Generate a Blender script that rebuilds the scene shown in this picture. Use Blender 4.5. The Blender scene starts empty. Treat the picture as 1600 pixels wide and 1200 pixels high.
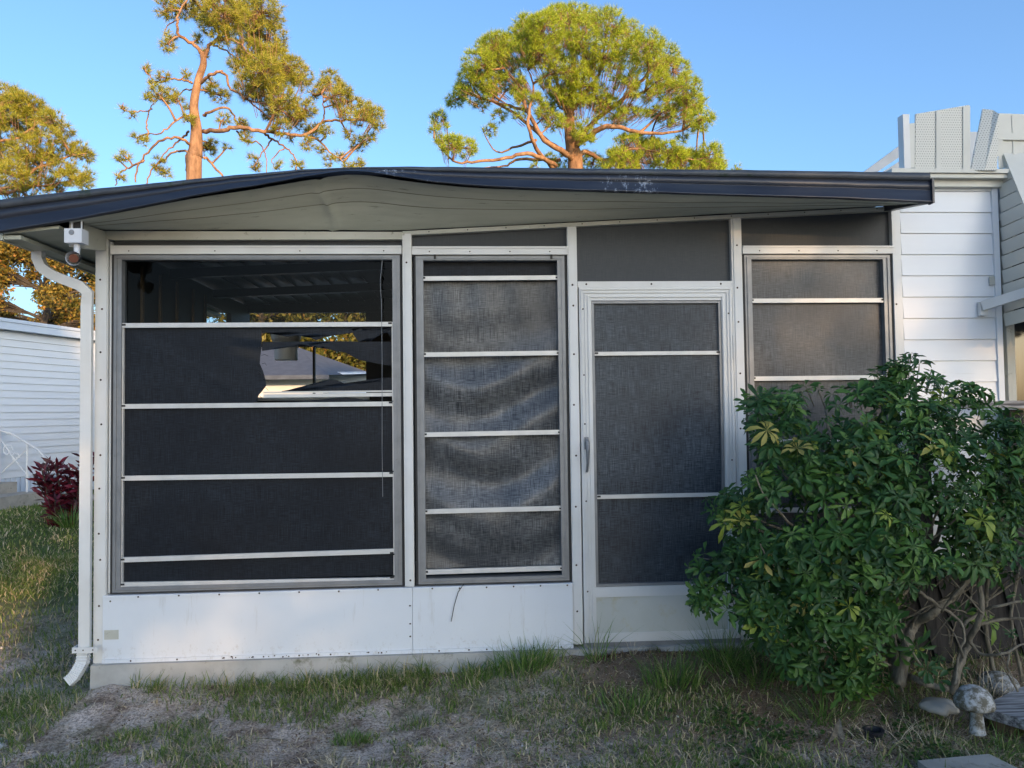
import bpy, math, random
import numpy as np
from mathutils import Vector, Matrix, noise as mnoise
R = math.radians
rnd = random.Random(7)
rng = np.random.default_rng(7)
S = bpy.context.scene

# ------------------------------------------------------------ camera
CAM = Vector((0.0, -4.3, 1.5)); F = 1180.0
YAW, PIT, ROL = 0.06112151, 0.03553278, 0.01329301
Rc = Matrix.Rotation(-YAW, 3, 'Z') @ Matrix.Rotation(PIT, 3, 'X') @ Matrix.Rotation(ROL, 3, 'Y')
cd = bpy.data.cameras.new('camera'); cam = bpy.data.objects.new('camera', cd)
S.collection.objects.link(cam); S.camera = cam
cd.sensor_width = 36; cd.lens = 36 * F / 1600; cd.clip_start = 0.05; cd.clip_end = 2000
cam.matrix_world = Matrix.Translation(CAM) @ (Rc @ Matrix.Rotation(math.pi / 2, 3, 'X')).to_4x4()

def P(px, py, Y=0.0):
    """point of the plane y=Y seen at photo pixel px,py"""
    d = Rc @ Vector(((px - 800) / F, 1, -(py - 600) / F))
    return CAM + d * ((Y - CAM.y) / d.y)

# ------------------------------------------------------------ light
SUN_AZ, SUN_EL = 26.0, 11.5            # degrees right of straight behind the camera, height
sd = Vector((math.sin(R(SUN_AZ)) * math.cos(R(SUN_EL)), -math.cos(R(SUN_AZ)) * math.cos(R(SUN_EL)), math.sin(R(SUN_EL))))
W = bpy.data.worlds.new('World'); S.world = W; W.use_nodes = True
nt = W.node_tree; bg = nt.nodes['Background']
sky = nt.nodes.new('ShaderNodeTexSky'); sky.sky_type = 'NISHITA'; sky.sun_disc = False
sky.sun_elevation = R(SUN_EL); sky.sun_rotation = R(180 - SUN_AZ)
sky.air_density = 1.0; sky.dust_density = 3.0; sky.ozone_density = 4.0
nt.links.new(sky.outputs[0], bg.inputs[0]); bg.inputs[1].default_value = 0.15
ld = bpy.data.lights.new('sun', 'SUN'); ld.energy = 2.3; ld.angle = R(0.6); ld.color = (1.0, 0.62, 0.31)
lo = bpy.data.objects.new('sun', ld); S.collection.objects.link(lo)
lo.rotation_euler = sd.to_track_quat('Z', 'Y').to_euler(); lo.location = sd * 30
S.view_settings.view_transform = 'Standard'; S.view_settings.look = 'None'
S.view_settings.gamma = 1; S.view_settings.exposure = 1.45
S.cycles.max_bounces = 6; S.cycles.transparent_max_bounces = 12

# ------------------------------------------------------------ materials
def new_mat(name):
    m = bpy.data.materials.new(name); m.use_nodes = True
    return m, m.node_tree, m.node_tree.nodes['Principled BSDF']
def N(t, typ, **kw):
    n = t.nodes.new(typ)
    for k, v in kw.items():
        if k in n.inputs: n.inputs[k].default_value = v
        else: setattr(n, k, v)
    return n
def ramp(t, fac, stops):
    r = t.nodes.new('ShaderNodeValToRGB'); e = r.color_ramp.elements
    while len(e) < len(stops): e.new(0.5)
    for el, (p, c) in zip(e, stops): el.position = p; el.color = (*c, 1)
    t.links.new(fac, r.inputs[0]); return r.outputs[0]
def coord(t, scale=(1, 1, 1), rot=(0, 0, 0)):
    c = t.nodes.new('ShaderNodeTexCoord'); mp = t.nodes.new('ShaderNodeMapping')
    mp.inputs['Scale'].default_value = scale; mp.inputs['Rotation'].default_value = rot
    t.links.new(c.outputs['Object'], mp.inputs[0]); return mp.outputs[0]
def noise_(t, vec, sc, det=4, rough=.6):
    n = N(t, 'ShaderNodeTexNoise', Scale=sc, Detail=det, Roughness=rough); t.links.new(vec, n.inputs['Vector']); return n.outputs[0]
def mixc(t, fac, a, b, mode='MIX'):
    n = t.nodes.new('ShaderNodeMix'); n.data_type = 'RGBA'; n.blend_type = mode
    for v, s in ((fac, n.inputs[0]), (a, n.inputs[6]), (b, n.inputs[7])):
        if isinstance(v, (int, float)): s.default_value = v
        elif isinstance(v, tuple): s.default_value = (*v, 1)
        else: t.links.new(v, s)
    return n.outputs[2]
def bump(t, p, h, strength=.3, dist=.01):
    b = N(t, 'ShaderNodeBump', Strength=strength, Distance=dist); t.links.new(h, b.inputs['Height']); t.links.new(b.outputs[0], p.inputs['Normal'])

def painted(name, c1, c2, rough=.45, metal=0., sc=3., lo_=.42, hi=.75, bs=.12, stretch=(1, 1, 1), grime=None, gpos=(.62, .72), gsc=9):
    m, t, p = new_mat(name)
    v = coord(t, stretch); n1 = noise_(t, v, sc, 6)
    col = ramp(t, n1, [(lo_, c1), (hi, c2)])
    n2 = noise_(t, v, 60, 3)
    if grime:
        g = noise_(t, v, gsc, 8, .75)
        gf = ramp(t, g, [(gpos[0], (0, 0, 0)), (gpos[1], (1, 1, 1))])
        col = mixc(t, gf, col, grime)
    t.links.new(col, p.inputs['Base Color'])
    p.inputs['Roughness'].default_value = rough; p.inputs['Metallic'].default_value = metal
    bump(t, p, n2, bs, .002)
    return m

M = {}
M['white'] = painted('white_aluminium', (.68, .69, .68), (.60, .60, .57), .4, grime=(.34, .29, .2), gpos=(.66, .8), gsc=14)
M['panel'] = painted('white_kick_panel', (.68, .74, .79), (.64, .69, .73), .32, sc=1.2, bs=.05, grime=(.5, .48, .42), gpos=(.72, .9), gsc=6)
M['cream'] = painted('weathered_cream_paint', (.50, .50, .44), (.40, .40, .34), .55, grime=(.16, .14, .09), gpos=(.6, .74), gsc=18)
def m_panel():
    m = painted('white_kick_panel', (.70, .74, .78), (.64, .68, .72), .30, sc=1.2, bs=.05); t = m.node_tree; p = t.nodes['Principled BSDF']
    old = p.inputs['Base Color'].links[0].from_socket; v = coord(t); sep = t.nodes.new('ShaderNodeSeparateXYZ'); t.links.new(v, sep.inputs[0])
    mr = N(t, 'ShaderNodeMapRange'); mr.inputs[1].default_value = .36; mr.inputs[2].default_value = .15; mr.inputs[3].default_value = 0; mr.inputs[4].default_value = .17; t.links.new(sep.outputs[2], mr.inputs[0])
    n = noise_(t, coord(t, (1, 1, .8)), 34, 8, .8); a = N(t, 'ShaderNodeMath', operation='ADD'); t.links.new(n, a.inputs[0]); t.links.new(mr.outputs[0], a.inputs[1])
    col = mixc(t, ramp(t, a.outputs[0], [(.66, (0, 0, 0)), (.84, (.45, .45, .45))]), old, (.36, .32, .25))
    d = noise_(t, coord(t, (3, 3, .35)), 9, 5, .7); col = mixc(t, ramp(t, d, [(.60, (0, 0, 0)), (.76, (.35, .35, .35))]), col, (.42, .40, .34))
    t.links.new(col, p.inputs['Base Color'])
    b1 = p.inputs['Normal'].links[0].from_node; big = N(t, 'ShaderNodeBump', Strength=.5, Distance=.02); t.links.new(noise_(t, v, 2.6, 2, .4), big.inputs['Height']); t.links.new(big.outputs[0], b1.inputs['Normal'])
    return m
M['panel'] = m_panel()
M['alu'] = painted('dull_aluminium', (.25, .26, .27), (.18, .19, .20), .45, .35, sc=8, grime=(.13, .12, .1), gpos=(.62, .8), gsc=20)
M['rail'] = painted('bright_aluminium', (.62, .62, .60), (.52, .52, .50), .4, .2, sc=10, grime=(.25, .22, .16), gpos=(.66, .8), gsc=25)
M['dark'] = painted('dark_rubber', (.02, .02, .02), (.03, .03, .03), .7)
M['screw'] = painted('rusty_screw', (.03, .02, .015), (.10, .05, .02), .7, sc=4)
M['kick'] = painted('door_kick_plate', (.56, .58, .55), (.46, .49, .45), .42, sc=2.2, grime=(.45, .40, .20), gpos=(.55, .75), gsc=4)
M['navy'] = painted('charcoal_blue_fascia', (.020, .029, .048), (.034, .045, .066), .42, sc=4, stretch=(.6, 3, 6), bs=.15, grime=(.30, .34, .40), gpos=(.74, .78), gsc=7)
M['roofcap'] = painted('grey_roof_edge', (.045, .055, .07), (.08, .09, .10), .55, sc=5, grime=(.02, .04, .02), gpos=(.58, .68), gsc=12)
M['soffit'] = painted('stained_soffit_board', (.44, .46, .39), (.33, .35, .29), .6, sc=3, stretch=(.5, 3, 3), grime=(.06, .065, .045), gpos=(.60, .76), gsc=11)
M['seam'] = painted('soffit_seam', (.24, .24, .19), (.16, .16, .12), .8)
M['siding'] = painted('white_vinyl_siding', (.74, .77, .80), (.70, .73, .76), .4, sc=2, stretch=(.3, 1, 3), bs=.08, grime=(.55, .56, .54), gpos=(.66, .85), gsc=5)
M['siding_blue'] = painted('pale_blue_siding', (.62, .70, .80), (.54, .62, .74), .45, sc=2, bs=.05)
M['homegrey'] = painted('grey_metal_edge', (.40, .42, .44), (.30, .32, .34), .5, .2)
M['concrete'] = painted('old_concrete', (.36, .34, .30), (.24, .23, .20), .85, sc=6, bs=.5, grime=(.10, .10, .07), gpos=(.56, .7), gsc=9)
M['slab'] = painted('painted_concrete_slab', (.42, .42, .40), (.31, .31, .29), .8, sc=6, bs=.4, grime=(.12, .13, .08), gpos=(.55, .7), gsc=8)
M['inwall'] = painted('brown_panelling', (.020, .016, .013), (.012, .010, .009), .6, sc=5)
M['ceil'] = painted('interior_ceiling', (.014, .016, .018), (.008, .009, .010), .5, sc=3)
M['glassdark'] = painted('dark_window_glass', (.012, .015, .02), (.02, .024, .03), .08, bs=0.0)
M['white_plain'] = painted('white_plastic', (.66, .68, .70), (.58, .60, .62), .4)
M['socket'] = painted('copper_socket', (.09, .03, .02), (.05, .02, .012), .4, .6)
M['bluegrey_roof'] = painted('blue_grey_shingles', (.07, .085, .11), (.10, .12, .15), .8, sc=8)
M['old_white'] = painted('flaking_white_paint', (.42, .43, .42), (.50, .51, .52), .8, sc=14, grime=(.11, .10, .07), gpos=(.42, .56), gsc=22)
M['lid'] = painted('black_plastic', (.012, .013, .018), (.02, .02, .03), .3)

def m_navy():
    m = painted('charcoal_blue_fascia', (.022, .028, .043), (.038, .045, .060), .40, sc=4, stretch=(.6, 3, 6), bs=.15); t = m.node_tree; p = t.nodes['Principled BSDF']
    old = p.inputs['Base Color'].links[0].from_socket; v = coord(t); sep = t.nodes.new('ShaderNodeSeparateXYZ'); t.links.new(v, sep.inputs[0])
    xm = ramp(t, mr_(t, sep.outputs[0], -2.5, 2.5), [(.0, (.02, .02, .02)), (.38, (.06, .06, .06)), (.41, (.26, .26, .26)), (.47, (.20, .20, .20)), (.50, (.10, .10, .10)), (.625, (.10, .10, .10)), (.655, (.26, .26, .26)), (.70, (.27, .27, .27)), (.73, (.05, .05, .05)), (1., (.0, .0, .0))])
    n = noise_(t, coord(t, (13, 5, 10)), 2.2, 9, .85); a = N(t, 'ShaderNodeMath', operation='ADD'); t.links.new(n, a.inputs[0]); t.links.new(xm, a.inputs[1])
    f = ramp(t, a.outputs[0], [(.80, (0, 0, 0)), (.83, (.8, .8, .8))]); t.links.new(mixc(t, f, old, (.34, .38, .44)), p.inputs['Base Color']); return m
def mr_(t, o, a, b):
    n = N(t, 'ShaderNodeMapRange'); n.inputs[1].default_value = a; n.inputs[2].default_value = b; t.links.new(o, n.inputs[0]); return n.outputs[0]
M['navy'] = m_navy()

def m_screen(name, base, hi, streak=1.0, rough=.45, spec=.4):
    m, t, p = new_mat(name)
    a = noise_(t, coord(t, (330, 1, 9)), 1.0, 5, .7)
    b = noise_(t, coord(t, (16, 1, 330)), 1.0, 5, .7)
    c = noise_(t, coord(t, (1.6, 1, 2.2)), 1.0, 4, .6)
    mul = N(t, 'ShaderNodeMath', operation='MULTIPLY'); t.links.new(a, mul.inputs[0]); t.links.new(b, mul.inputs[1])
    k = ramp(t, mul.outputs[0], [(.19, (0, 0, 0)), (.33, (1, 1, 1))])
    k2 = ramp(t, c, [(.34, (.35, .35, .35)), (.68, (1, 1, 1))])
    kk = mixc(t, 1.0, k, k2, 'MULTIPLY')
    col = mixc(t, kk, base, hi)
    t.links.new(col, p.inputs['Base Color'])
    p.inputs['Roughness'].default_value = rough; p.inputs['Specular IOR Level'].default_value = spec
    bump(t, p, mul.outputs[0], .5 * streak, .002)
    return m
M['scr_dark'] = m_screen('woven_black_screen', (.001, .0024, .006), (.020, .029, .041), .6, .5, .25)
M['scr_mid'] = m_screen('woven_grey_screen', (.016, .020, .027), (.14, .155, .168), 1., .42, .5)
M['scr_fold'] = m_screen('woven_folded_screen', (.014, .017, .022), (.24, .25, .255), 1., .40, .55)
M['scr_door'] = m_screen('woven_slate_screen', (.008, .013, .022), (.11, .14, .165), .8, .45, .4)
M['scr_flat'] = m_screen('plain_grey_screen', (.050, .056, .062), (.072, .078, .082), .2, .6, .3)

def m_glass():
    m, t, p = new_mat('thin_window_glass')
    out = t.nodes['Material Output']
    tr = N(t, 'ShaderNodeBsdfTransparent', Color=(.62, .66, .70, 1)); gl = N(t, 'ShaderNodeBsdfGlossy', Roughness=.04)
    fr = N(t, 'ShaderNodeFresnel', IOR=1.18); mx = t.nodes.new('ShaderNodeMixShader')
    t.links.new(fr.outputs[0], mx.inputs[0]); t.links.new(tr.outputs[0], mx.inputs[1]); t.links.new(gl.outputs[0], mx.inputs[2])
    t.links.new(mx.outputs[0], out.inputs[0]); return m
M['glass'] = m_glass()

def m_perf():
    m, t, p = new_mat('perforated_vinyl')
    sep = t.nodes.new('ShaderNodeSeparateXYZ'); v = coord(t, (1, 1, 1)); t.links.new(v, sep.inputs[0])
    def mt(op, a, b=None):
        n = N(t, 'ShaderNodeMath', operation=op)
        for i, q in enumerate((a, b)):
            if q is None: continue
            if isinstance(q, (int, float)): n.inputs[i].default_value = q
            else: t.links.new(q, n.inputs[i])
        return n.outputs[0]
    x = mt('DIVIDE', sep.outputs[0], .0145); z = mt('DIVIDE', sep.outputs[2], .0145)
    row = mt('MULTIPLY', mt('FLOORED_MODULO', mt('FLOOR', z), 2.), .5)
    fx = mt('SUBTRACT', mt('FRACT', mt('ADD', x, row)), .5); fz = mt('SUBTRACT', mt('FRACT', z), .5)
    r2 = mt('ADD', mt('MULTIPLY', fx, fx), mt('MULTIPLY', fz, fz))
    hole = mt('LESS_THAN', r2, .035)
    # holes only within the two perforated fields of each panel
    col = mixc(t, hole, (.62, .62, .56), (.20, .19, .15))
    t.links.new(col, p.inputs['Base Color']); p.inputs['Roughness'].default_value = .5
    return m
M['perf'] = m_perf()
M['vinyl'] = painted('cream_vinyl', (.62, .62, .56), (.56, .56, .50), .5, grime=(.4, .36, .26), gpos=(.68, .8), gsc=9)

def m_leaf(name, stops, rough=.45, trans=.25, spec=.4):
    m, t, p = new_mat(name)
    g = t.nodes.new('ShaderNodeNewGeometry')
    col = ramp(t, g.outputs['Random Per Island'], stops)
    t.links.new(col, p.inputs['Base Color']); p.inputs['Roughness'].default_value = rough
    p.inputs['Specular IOR Level'].default_value = spec
    if trans:
        out = t.nodes['Material Output']
        tl = t.nodes.new('ShaderNodeBsdfTranslucent'); t.links.new(col, tl.inputs[0])
        mx = t.nodes.new('ShaderNodeMixShader'); mx.inputs[0].default_value = trans
        t.links.new(p.outputs[0], mx.inputs[1]); t.links.new(tl.outputs[0], mx.inputs[2]); t.links.new(mx.outputs[0], out.inputs[0])
    return m
M['needle'] = m_leaf('pine_needles', [(0, (.20, .29, .03)), (.5, (.37, .47, .03)), (.92, (.52, .56, .04)), (1, (.46, .32, .08))], .5, .3)
M['needle_gold'] = m_leaf('golden_pine_needles', [(0, (.18, .21, .03)), (.5, (.34, .36, .035)), (.88, (.50, .44, .05)), (1, (.50, .28, .08))], .5, .3)
M['needle_cool'] = m_leaf('pine_needles_darker', [(0, (.06, .09, .022)), (.6, (.12, .14, .02)), (.92, (.20, .19, .03)), (1, (.24, .12, .05))], .5, .3)
M['bushleaf'] = m_leaf('umbrella_plant_leaf', [(0, (.022, .062, .02)), (.45, (.038, .10, .026)), (.75, (.062, .15, .03)), (.94, (.10, .19, .033)), (.99, (.26, .32, .05)), (1, (.34, .28, .08))], .46, .22, .32)
M['autumn'] = m_leaf('autumn_leaf', [(0, (.05, .05, .012)), (.3, (.14, .12, .02)), (.6, (.28, .21, .03)), (.85, (.38, .24, .04)), (1, (.40, .17, .04))], .6, .3)
M['olive'] = m_leaf('olive_leaf', [(0, (.05, .06, .012)), (.5, (.13, .13, .02)), (.85, (.22, .19, .03)), (1, (.28, .16, .04))], .6, .3)
M['redleaf'] = m_leaf('burgundy_leaf', [(0, (.035, .004, .010)), (.6, (.10, .008, .02)), (1, (.22, .02, .035))], .35, .2)
M['grass'] = m_leaf('grass_blade', [(0, (.07, .12, .03)), (.45, (.13, .20, .045)), (.72, (.20, .25, .07)), (.8, (.42, .35, .2)), (1, (.58, .50, .34))], .6, .2, .2)
M['straw'] = m_leaf('dry_grass_blade', [(0, (.28, .22, .13)), (.6, (.55, .46, .31)), (1, (.7, .6, .44))], .7, .1, .2)
M['tallgrass'] = m_leaf('coarse_grass_blade', [(0, (.06, .13, .03)), (.6, (.12, .23, .045)), (.85, (.2, .28, .08)), (1, (.5, .43, .26))], .5, .25, .3)
M['clover'] = m_leaf('low_weed_leaf', [(0, (.025, .06, .015)), (.7, (.05, .11, .02)), (1, (.08, .14, .03))], .5, .2, .3)
M['chips'] = m_leaf('pale_stone_chip', [(0, (.06, .05, .04)), (.35, (.22, .19, .15)), (.7, (.46, .42, .36)), (.93, (.6, .57, .52)), (1, (.8, .8, .78))], .8, 0)
M['litter2'] = m_leaf('dead_stalk', [(0, (.10, .06, .035)), (.4, (.30, .20, .11)), (.8, (.52, .40, .26)), (1, (.7, .6, .45))], .8, 0)
M['litter'] = m_leaf('leaf_litter', [(0, (.04, .027, .016)), (.4, (.13, .08, .045)), (.8, (.26, .17, .09)), (1, (.42, .32, .2))], .8, 0)

def m_bark(name, a, b, sc=14):
    m, t, p = new_mat(name)
    v = coord(t, (1, 1, .35)); n = noise_(t, v, sc, 8, .7)
    t.links.new(ramp(t, n, [(.35, a), (.65, b)]), p.inputs['Base Color']); p.inputs['Roughness'].default_value = .9
    bump(t, p, n, .8, .03); return m
M['pinebark'] = m_bark('orange_pine_bark', (.16, .085, .045), (.42, .24, .13), 5)
M['greybark'] = m_bark('grey_bark', (.10, .085, .06), (.27, .24, .18), 25)
M['darkbark'] = m_bark('dark_bark', (.035, .028, .02), (.09, .07, .05), 8)

def m_wood(name, a, b, sc=(2, 30, 30)):
    m, t, p = new_mat(name)
    v = coord(t, sc); n = noise_(t, v, 2, 8, .65)
    t.links.new(ramp(t, n, [(.38, a), (.62, b)]), p.inputs['Base Color']); p.inputs['Roughness'].default_value = .85
    bump(t, p, n, .8, .006); return m
M['greywood'] = m_wood('weathered_grey_board', (.06, .06, .065), (.36, .37, .38))
M['brownwood'] = m_wood('brown_timber', (.05, .035, .02), (.16, .11, .06), (30, 30, 3))
M['darkwood'] = m_wood('dark_board', (.010, .009, .009), (.035, .032, .03), (30, 30, 2))  # near-black boards with lengthwise grain

def m_ground():
    m, t, p = new_mat('sandy_lawn_soil')
    v = coord(t); big = noise_(t, v, 1.1, 6, .65); mid = noise_(t, v, 6, 6, .7); fine = noise_(t, v, 70, 5, .75); sp = noise_(t, v, 240, 3, .8)
    dirt = ramp(t, mid, [(.38, (.27, .20, .155)), (.50, (.54, .45, .38)), (.62, (.68, .585, .51))])
    dirt = mixc(t, .65, dirt, ramp(t, fine, [(.42, (.25, .23, .21)), (.5, (.95, .94, .92)), (.58, (1.4, 1.38, 1.35))]), 'MULTIPLY')
    dirt = mixc(t, .45, dirt, ramp(t, sp, [(.4, (.45, .43, .41)), (.6, (1.1, 1.1, 1.1))]), 'MULTIPLY')
    moss = ramp(t, fine, [(.35, (.10, .11, .05)), (.7, (.26, .27, .15))])
    col = mixc(t, ramp(t, big, [(.50, (0, 0, 0)), (.66, (.8, .8, .8))]), dirt, moss)
    brown = mixc(t, ramp(t, sp, [(.4, (0, 0, 0)), (.66, (1, 1, 1))]), (.09, .06, .04), (.36, .26, .18))
    # brown crumbly mulch along the foot of the wall by the door
    sep = t.nodes.new('ShaderNodeSeparateXYZ'); t.links.new(v, sep.inputs[0])
    def mr(o, a, b):
        n = N(t, 'ShaderNodeMapRange'); n.inputs[1].default_value = a; n.inputs[2].default_value = b; t.links.new(o, n.inputs[0]); return n.outputs[0]
    mu = N(t, 'ShaderNodeMath', operation='MULTIPLY'); t.links.new(mr(sep.outputs[0], .4, .75), mu.inputs[0]); t.links.new(mr(sep.outputs[1], -1.25, -.7), mu.inputs[1])
    mu2 = N(t, 'ShaderNodeMath', operation='MULTIPLY'); t.links.new(mu.outputs[0], mu2.inputs[0]); mu2.inputs[1].default_value = .9
    col = mixc(t, mu2.outputs[0], col, brown)
    ad = N(t, 'ShaderNodeMath', operation='MULTIPLY_ADD'); t.links.new(fine, ad.inputs[0]); ad.inputs[1].default_value = .6; t.links.new(mid, ad.inputs[2])
    # far lawn is greener
    far = N(t, 'ShaderNodeMath', operation='MAXIMUM'); t.links.new(mr(sep.outputs[1], .6, 2.5), far.inputs[0]); far.inputs[1].default_value = 0
    lawn = ramp(t, mid, [(.3, (.05, .075, .02)), (.6, (.085, .11, .03)), (.8, (.20, .17, .10))])
    col = mixc(t, far.outputs[0], col, lawn)
    t.links.new(col, p.inputs['Base Color']); p.inputs['Roughness'].default_value = .95; p.inputs['Specular IOR Level'].default_value = .15
    bump(t, p, ad.outputs[0], 1.0, .022); return m
M['ground'] = m_ground()

# ------------------------------------------------------------ mesh helpers
def link(o, parent=None):
    S.collection.objects.link(o)
    if parent is not None: o.parent = parent
    return o
def tag(o, label=None, cat=None, group=None, kind=None):
    for k, v in (('label', label), ('category', cat), ('group', group), ('kind', kind)):
        if v: o[k] = v
    return o
def empty(name, loc=(0, 0, 0), **kw):
    o = bpy.data.objects.new(name, None); o.location = loc; o.empty_display_size = .1
    link(o); tag(o, **kw); return o
def setparent(o, par):
    o.parent = par
    bpy.context.view_layer.update()
    # keep world coordinates: meshes are authored in world space
    if par is not None: o.matrix_parent_inverse = par.matrix_world.inverted()

class MB:
    def __init__(s): s.v = []; s.f = []; s.m = []
    def add(s, vs, fs, mi=0):
        b = len(s.v); s.v += [tuple(q) for q in vs]; s.f += [tuple(b + i for i in f) for f in fs]; s.m += [mi] * len(fs); return s
    def box(s, x0, x1, y0, y1, z0, z1, mi=0):
        x0, x1 = sorted((x0, x1)); y0, y1 = sorted((y0, y1)); z0, z1 = sorted((z0, z1))
        return s.add([(x0, y0, z0), (x1, y0, z0), (x1, y1, z0), (x0, y1, z0), (x0, y0, z1), (x1, y0, z1), (x1, y1, z1), (x0, y1, z1)],
                     [(0, 3, 2, 1), (4, 5, 6, 7), (0, 1, 5, 4), (1, 2, 6, 5), (2, 3, 7, 6), (3, 0, 4, 7)], mi)
    def hexa(s, a, mi=0):   # 8 corners, same order as box
        return s.add(a, [(0, 3, 2, 1), (4, 5, 6, 7), (0, 1, 5, 4), (1, 2, 6, 5), (2, 3, 7, 6), (3, 0, 4, 7)], mi)
    def beam(s, a, b, w, h, up=(0, 0, 1), mi=0):
        a, b = Vector(a), Vector(b); d = (b - a).normalized(); u = Vector(up); sx = d.cross(u).normalized() * w / 2; uz = sx.cross(d).normalized() * h / 2
        q = [a - sx - uz, a + sx - uz, b + sx - uz, b - sx - uz, a - sx + uz, a + sx + uz, b + sx + uz, b - sx + uz]
        return s.hexa(q, mi)
    def prism(s, pts, y0, y1, mi=0):   # pts in xz
        n = len(pts); vs = [(x, y0, z) for x, z in pts] + [(x, y1, z) for x, z in pts]
        fs = [tuple(range(n)), tuple(range(2 * n - 1, n - 1, -1))] + [(i, i + n, (i + 1) % n + n, (i + 1) % n) for i in range(n)]
        return s.add(vs, fs, mi)
    def tube(s, pts, rad, n=8, mi=0, sq=None, cap=True):
        pts = [Vector(q) for q in pts]; m = len(pts)
        if isinstance(rad, (int, float)): rad = [rad] * m
        b = len(s.v); prev = None
        for i, q in enumerate(pts):
            d = (pts[min(i + 1, m - 1)] - pts[max(i - 1, 0)]).normalized()
            if prev is None:
                u = d.cross(Vector((0, 0, 1)));
                if u.length < .2: u = d.cross(Vector((0, 1, 0)))
                u.normalize()
            else:
                u = (prev - d * prev.dot(d)).normalized()
            prev = u; w = d.cross(u)
            for k in range(n):
                a = 2 * math.pi * k / n + (math.pi / 4 if n == 4 else 0)
                ku, kw = (1, 1) if sq is None else sq
                s.v.append(tuple(q + u * math.cos(a) * rad[i] * ku + w * math.sin(a) * rad[i] * kw))
        for i in range(m - 1):
            for k in range(n):
                s.f.append((b + i * n + k, b + i * n + (k + 1) % n, b + (i + 1) * n + (k + 1) % n, b + (i + 1) * n + k)); s.m.append(mi)
        if cap:
            s.f.append(tuple(b + k for k in range(n - 1, -1, -1))); s.m.append(mi)
            s.f.append(tuple(b + (m - 1) * n + k for k in range(n))); s.m.append(mi)
        return s
    def lathe(s, c, prof, n=20, mi=0, axis='Z', wob=0):   # prof [(r,h)]
        c = Vector(c); b = len(s.v)
        for r, h in prof:
            for k in range(n):
                a = 2 * math.pi * k / n; rr = r * (1 + wob * mnoise.noise(Vector((math.cos(a) * 2, math.sin(a) * 2, h * 9))))
                o = Vector((rr * math.cos(a), rr * math.sin(a), h)) if axis == 'Z' else Vector((rr * math.cos(a), h, rr * math.sin(a)))
                s.v.append(tuple(c + o))
        for i in range(len(prof) - 1):
            for k in range(n):
                s.f.append((b + i * n + k, b + i * n + (k + 1) % n, b + (i + 1) * n + (k + 1) % n, b + (i + 1) * n + k)); s.m.append(mi)
        s.f.append(tuple(b + k for k in range(n))); s.m.append(mi)
        s.f.append(tuple(b + (len(prof) - 1) * n + k for k in range(n))); s.m.append(mi)
        return s
    def screw(s, x, z, y, r=.006, mi=1):
        return s.lathe((x, y, z), [(r, 0), (r * .6, -.003)], 8, mi, 'Y')
    def build(s, name, mats, parent=None, smooth=False, **kw):
        me = bpy.data.meshes.new(name); me.from_pydata(s.v, [], s.f)
        for q in (mats if isinstance(mats, (list, tuple)) else [mats]): me.materials.append(q)
        me.polygons.foreach_set('material_index', s.m)
        if smooth: me.polygons.foreach_set('use_smooth', [True] * len(s.f))
        me.update(); o = bpy.data.objects.new(name, me); link(o); tag(o, **kw)
        if parent is not None: setparent(o, parent)
        return o

def np_mesh(name, V, Fc, mats, parent=None, mi=None, smooth=False, **kw):
    """V (n,3), Fc (k,3|4)"""
    me = bpy.data.meshes.new(name); k, w = Fc.shape
    me.vertices.add(len(V)); me.vertices.foreach_set('co', np.asarray(V, 'f').ravel())
    me.loops.add(k * w); me.loops.foreach_set('vertex_index', Fc.astype('i').ravel())
    me.polygons.add(k); me.polygons.foreach_set('loop_start', np.arange(0, k * w, w, dtype='i')); me.polygons.foreach_set('loop_total', np.full(k, w, 'i'))
    for q in (mats if isinstance(mats, (list, tuple)) else [mats]): me.materials.append(q)
    if mi is not None: me.polygons.foreach_set('material_index', mi.astype('i'))
    if smooth: me.polygons.foreach_set('use_smooth', np.ones(k, bool))
    me.update(calc_edges=True); o = bpy.data.objects.new(name, me); link(o); tag(o, **kw)
    if parent is not None: setparent(o, parent)
    return o
def scatter(TV, TF, mats3, offs):
    n = len(offs); V = np.einsum('nij,kj->nki', mats3, TV) + offs[:, None, :]
    Fa = TF[None] + (np.arange(n) * len(TV))[:, None, None]
    return V.reshape(-1, 3), Fa.reshape(-1, TF.shape[1])
def frames(dirs, spin):
    """rotation matrices whose Z is dirs"""
    d = dirs / np.linalg.norm(dirs, axis=1, keepdims=True)
    a = np.where(np.abs(d[:, 2:3]) < .9, np.array([[0, 0, 1.]]), np.array([[1., 0, 0]]))
    x = np.cross(a, d); x /= np.linalg.norm(x, axis=1, keepdims=True); y = np.cross(d, x)
    c, s_ = np.cos(spin)[:, None], np.sin(spin)[:, None]
    return np.stack([x * c + y * s_, -x * s_ + y * c, d], axis=2)

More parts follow.
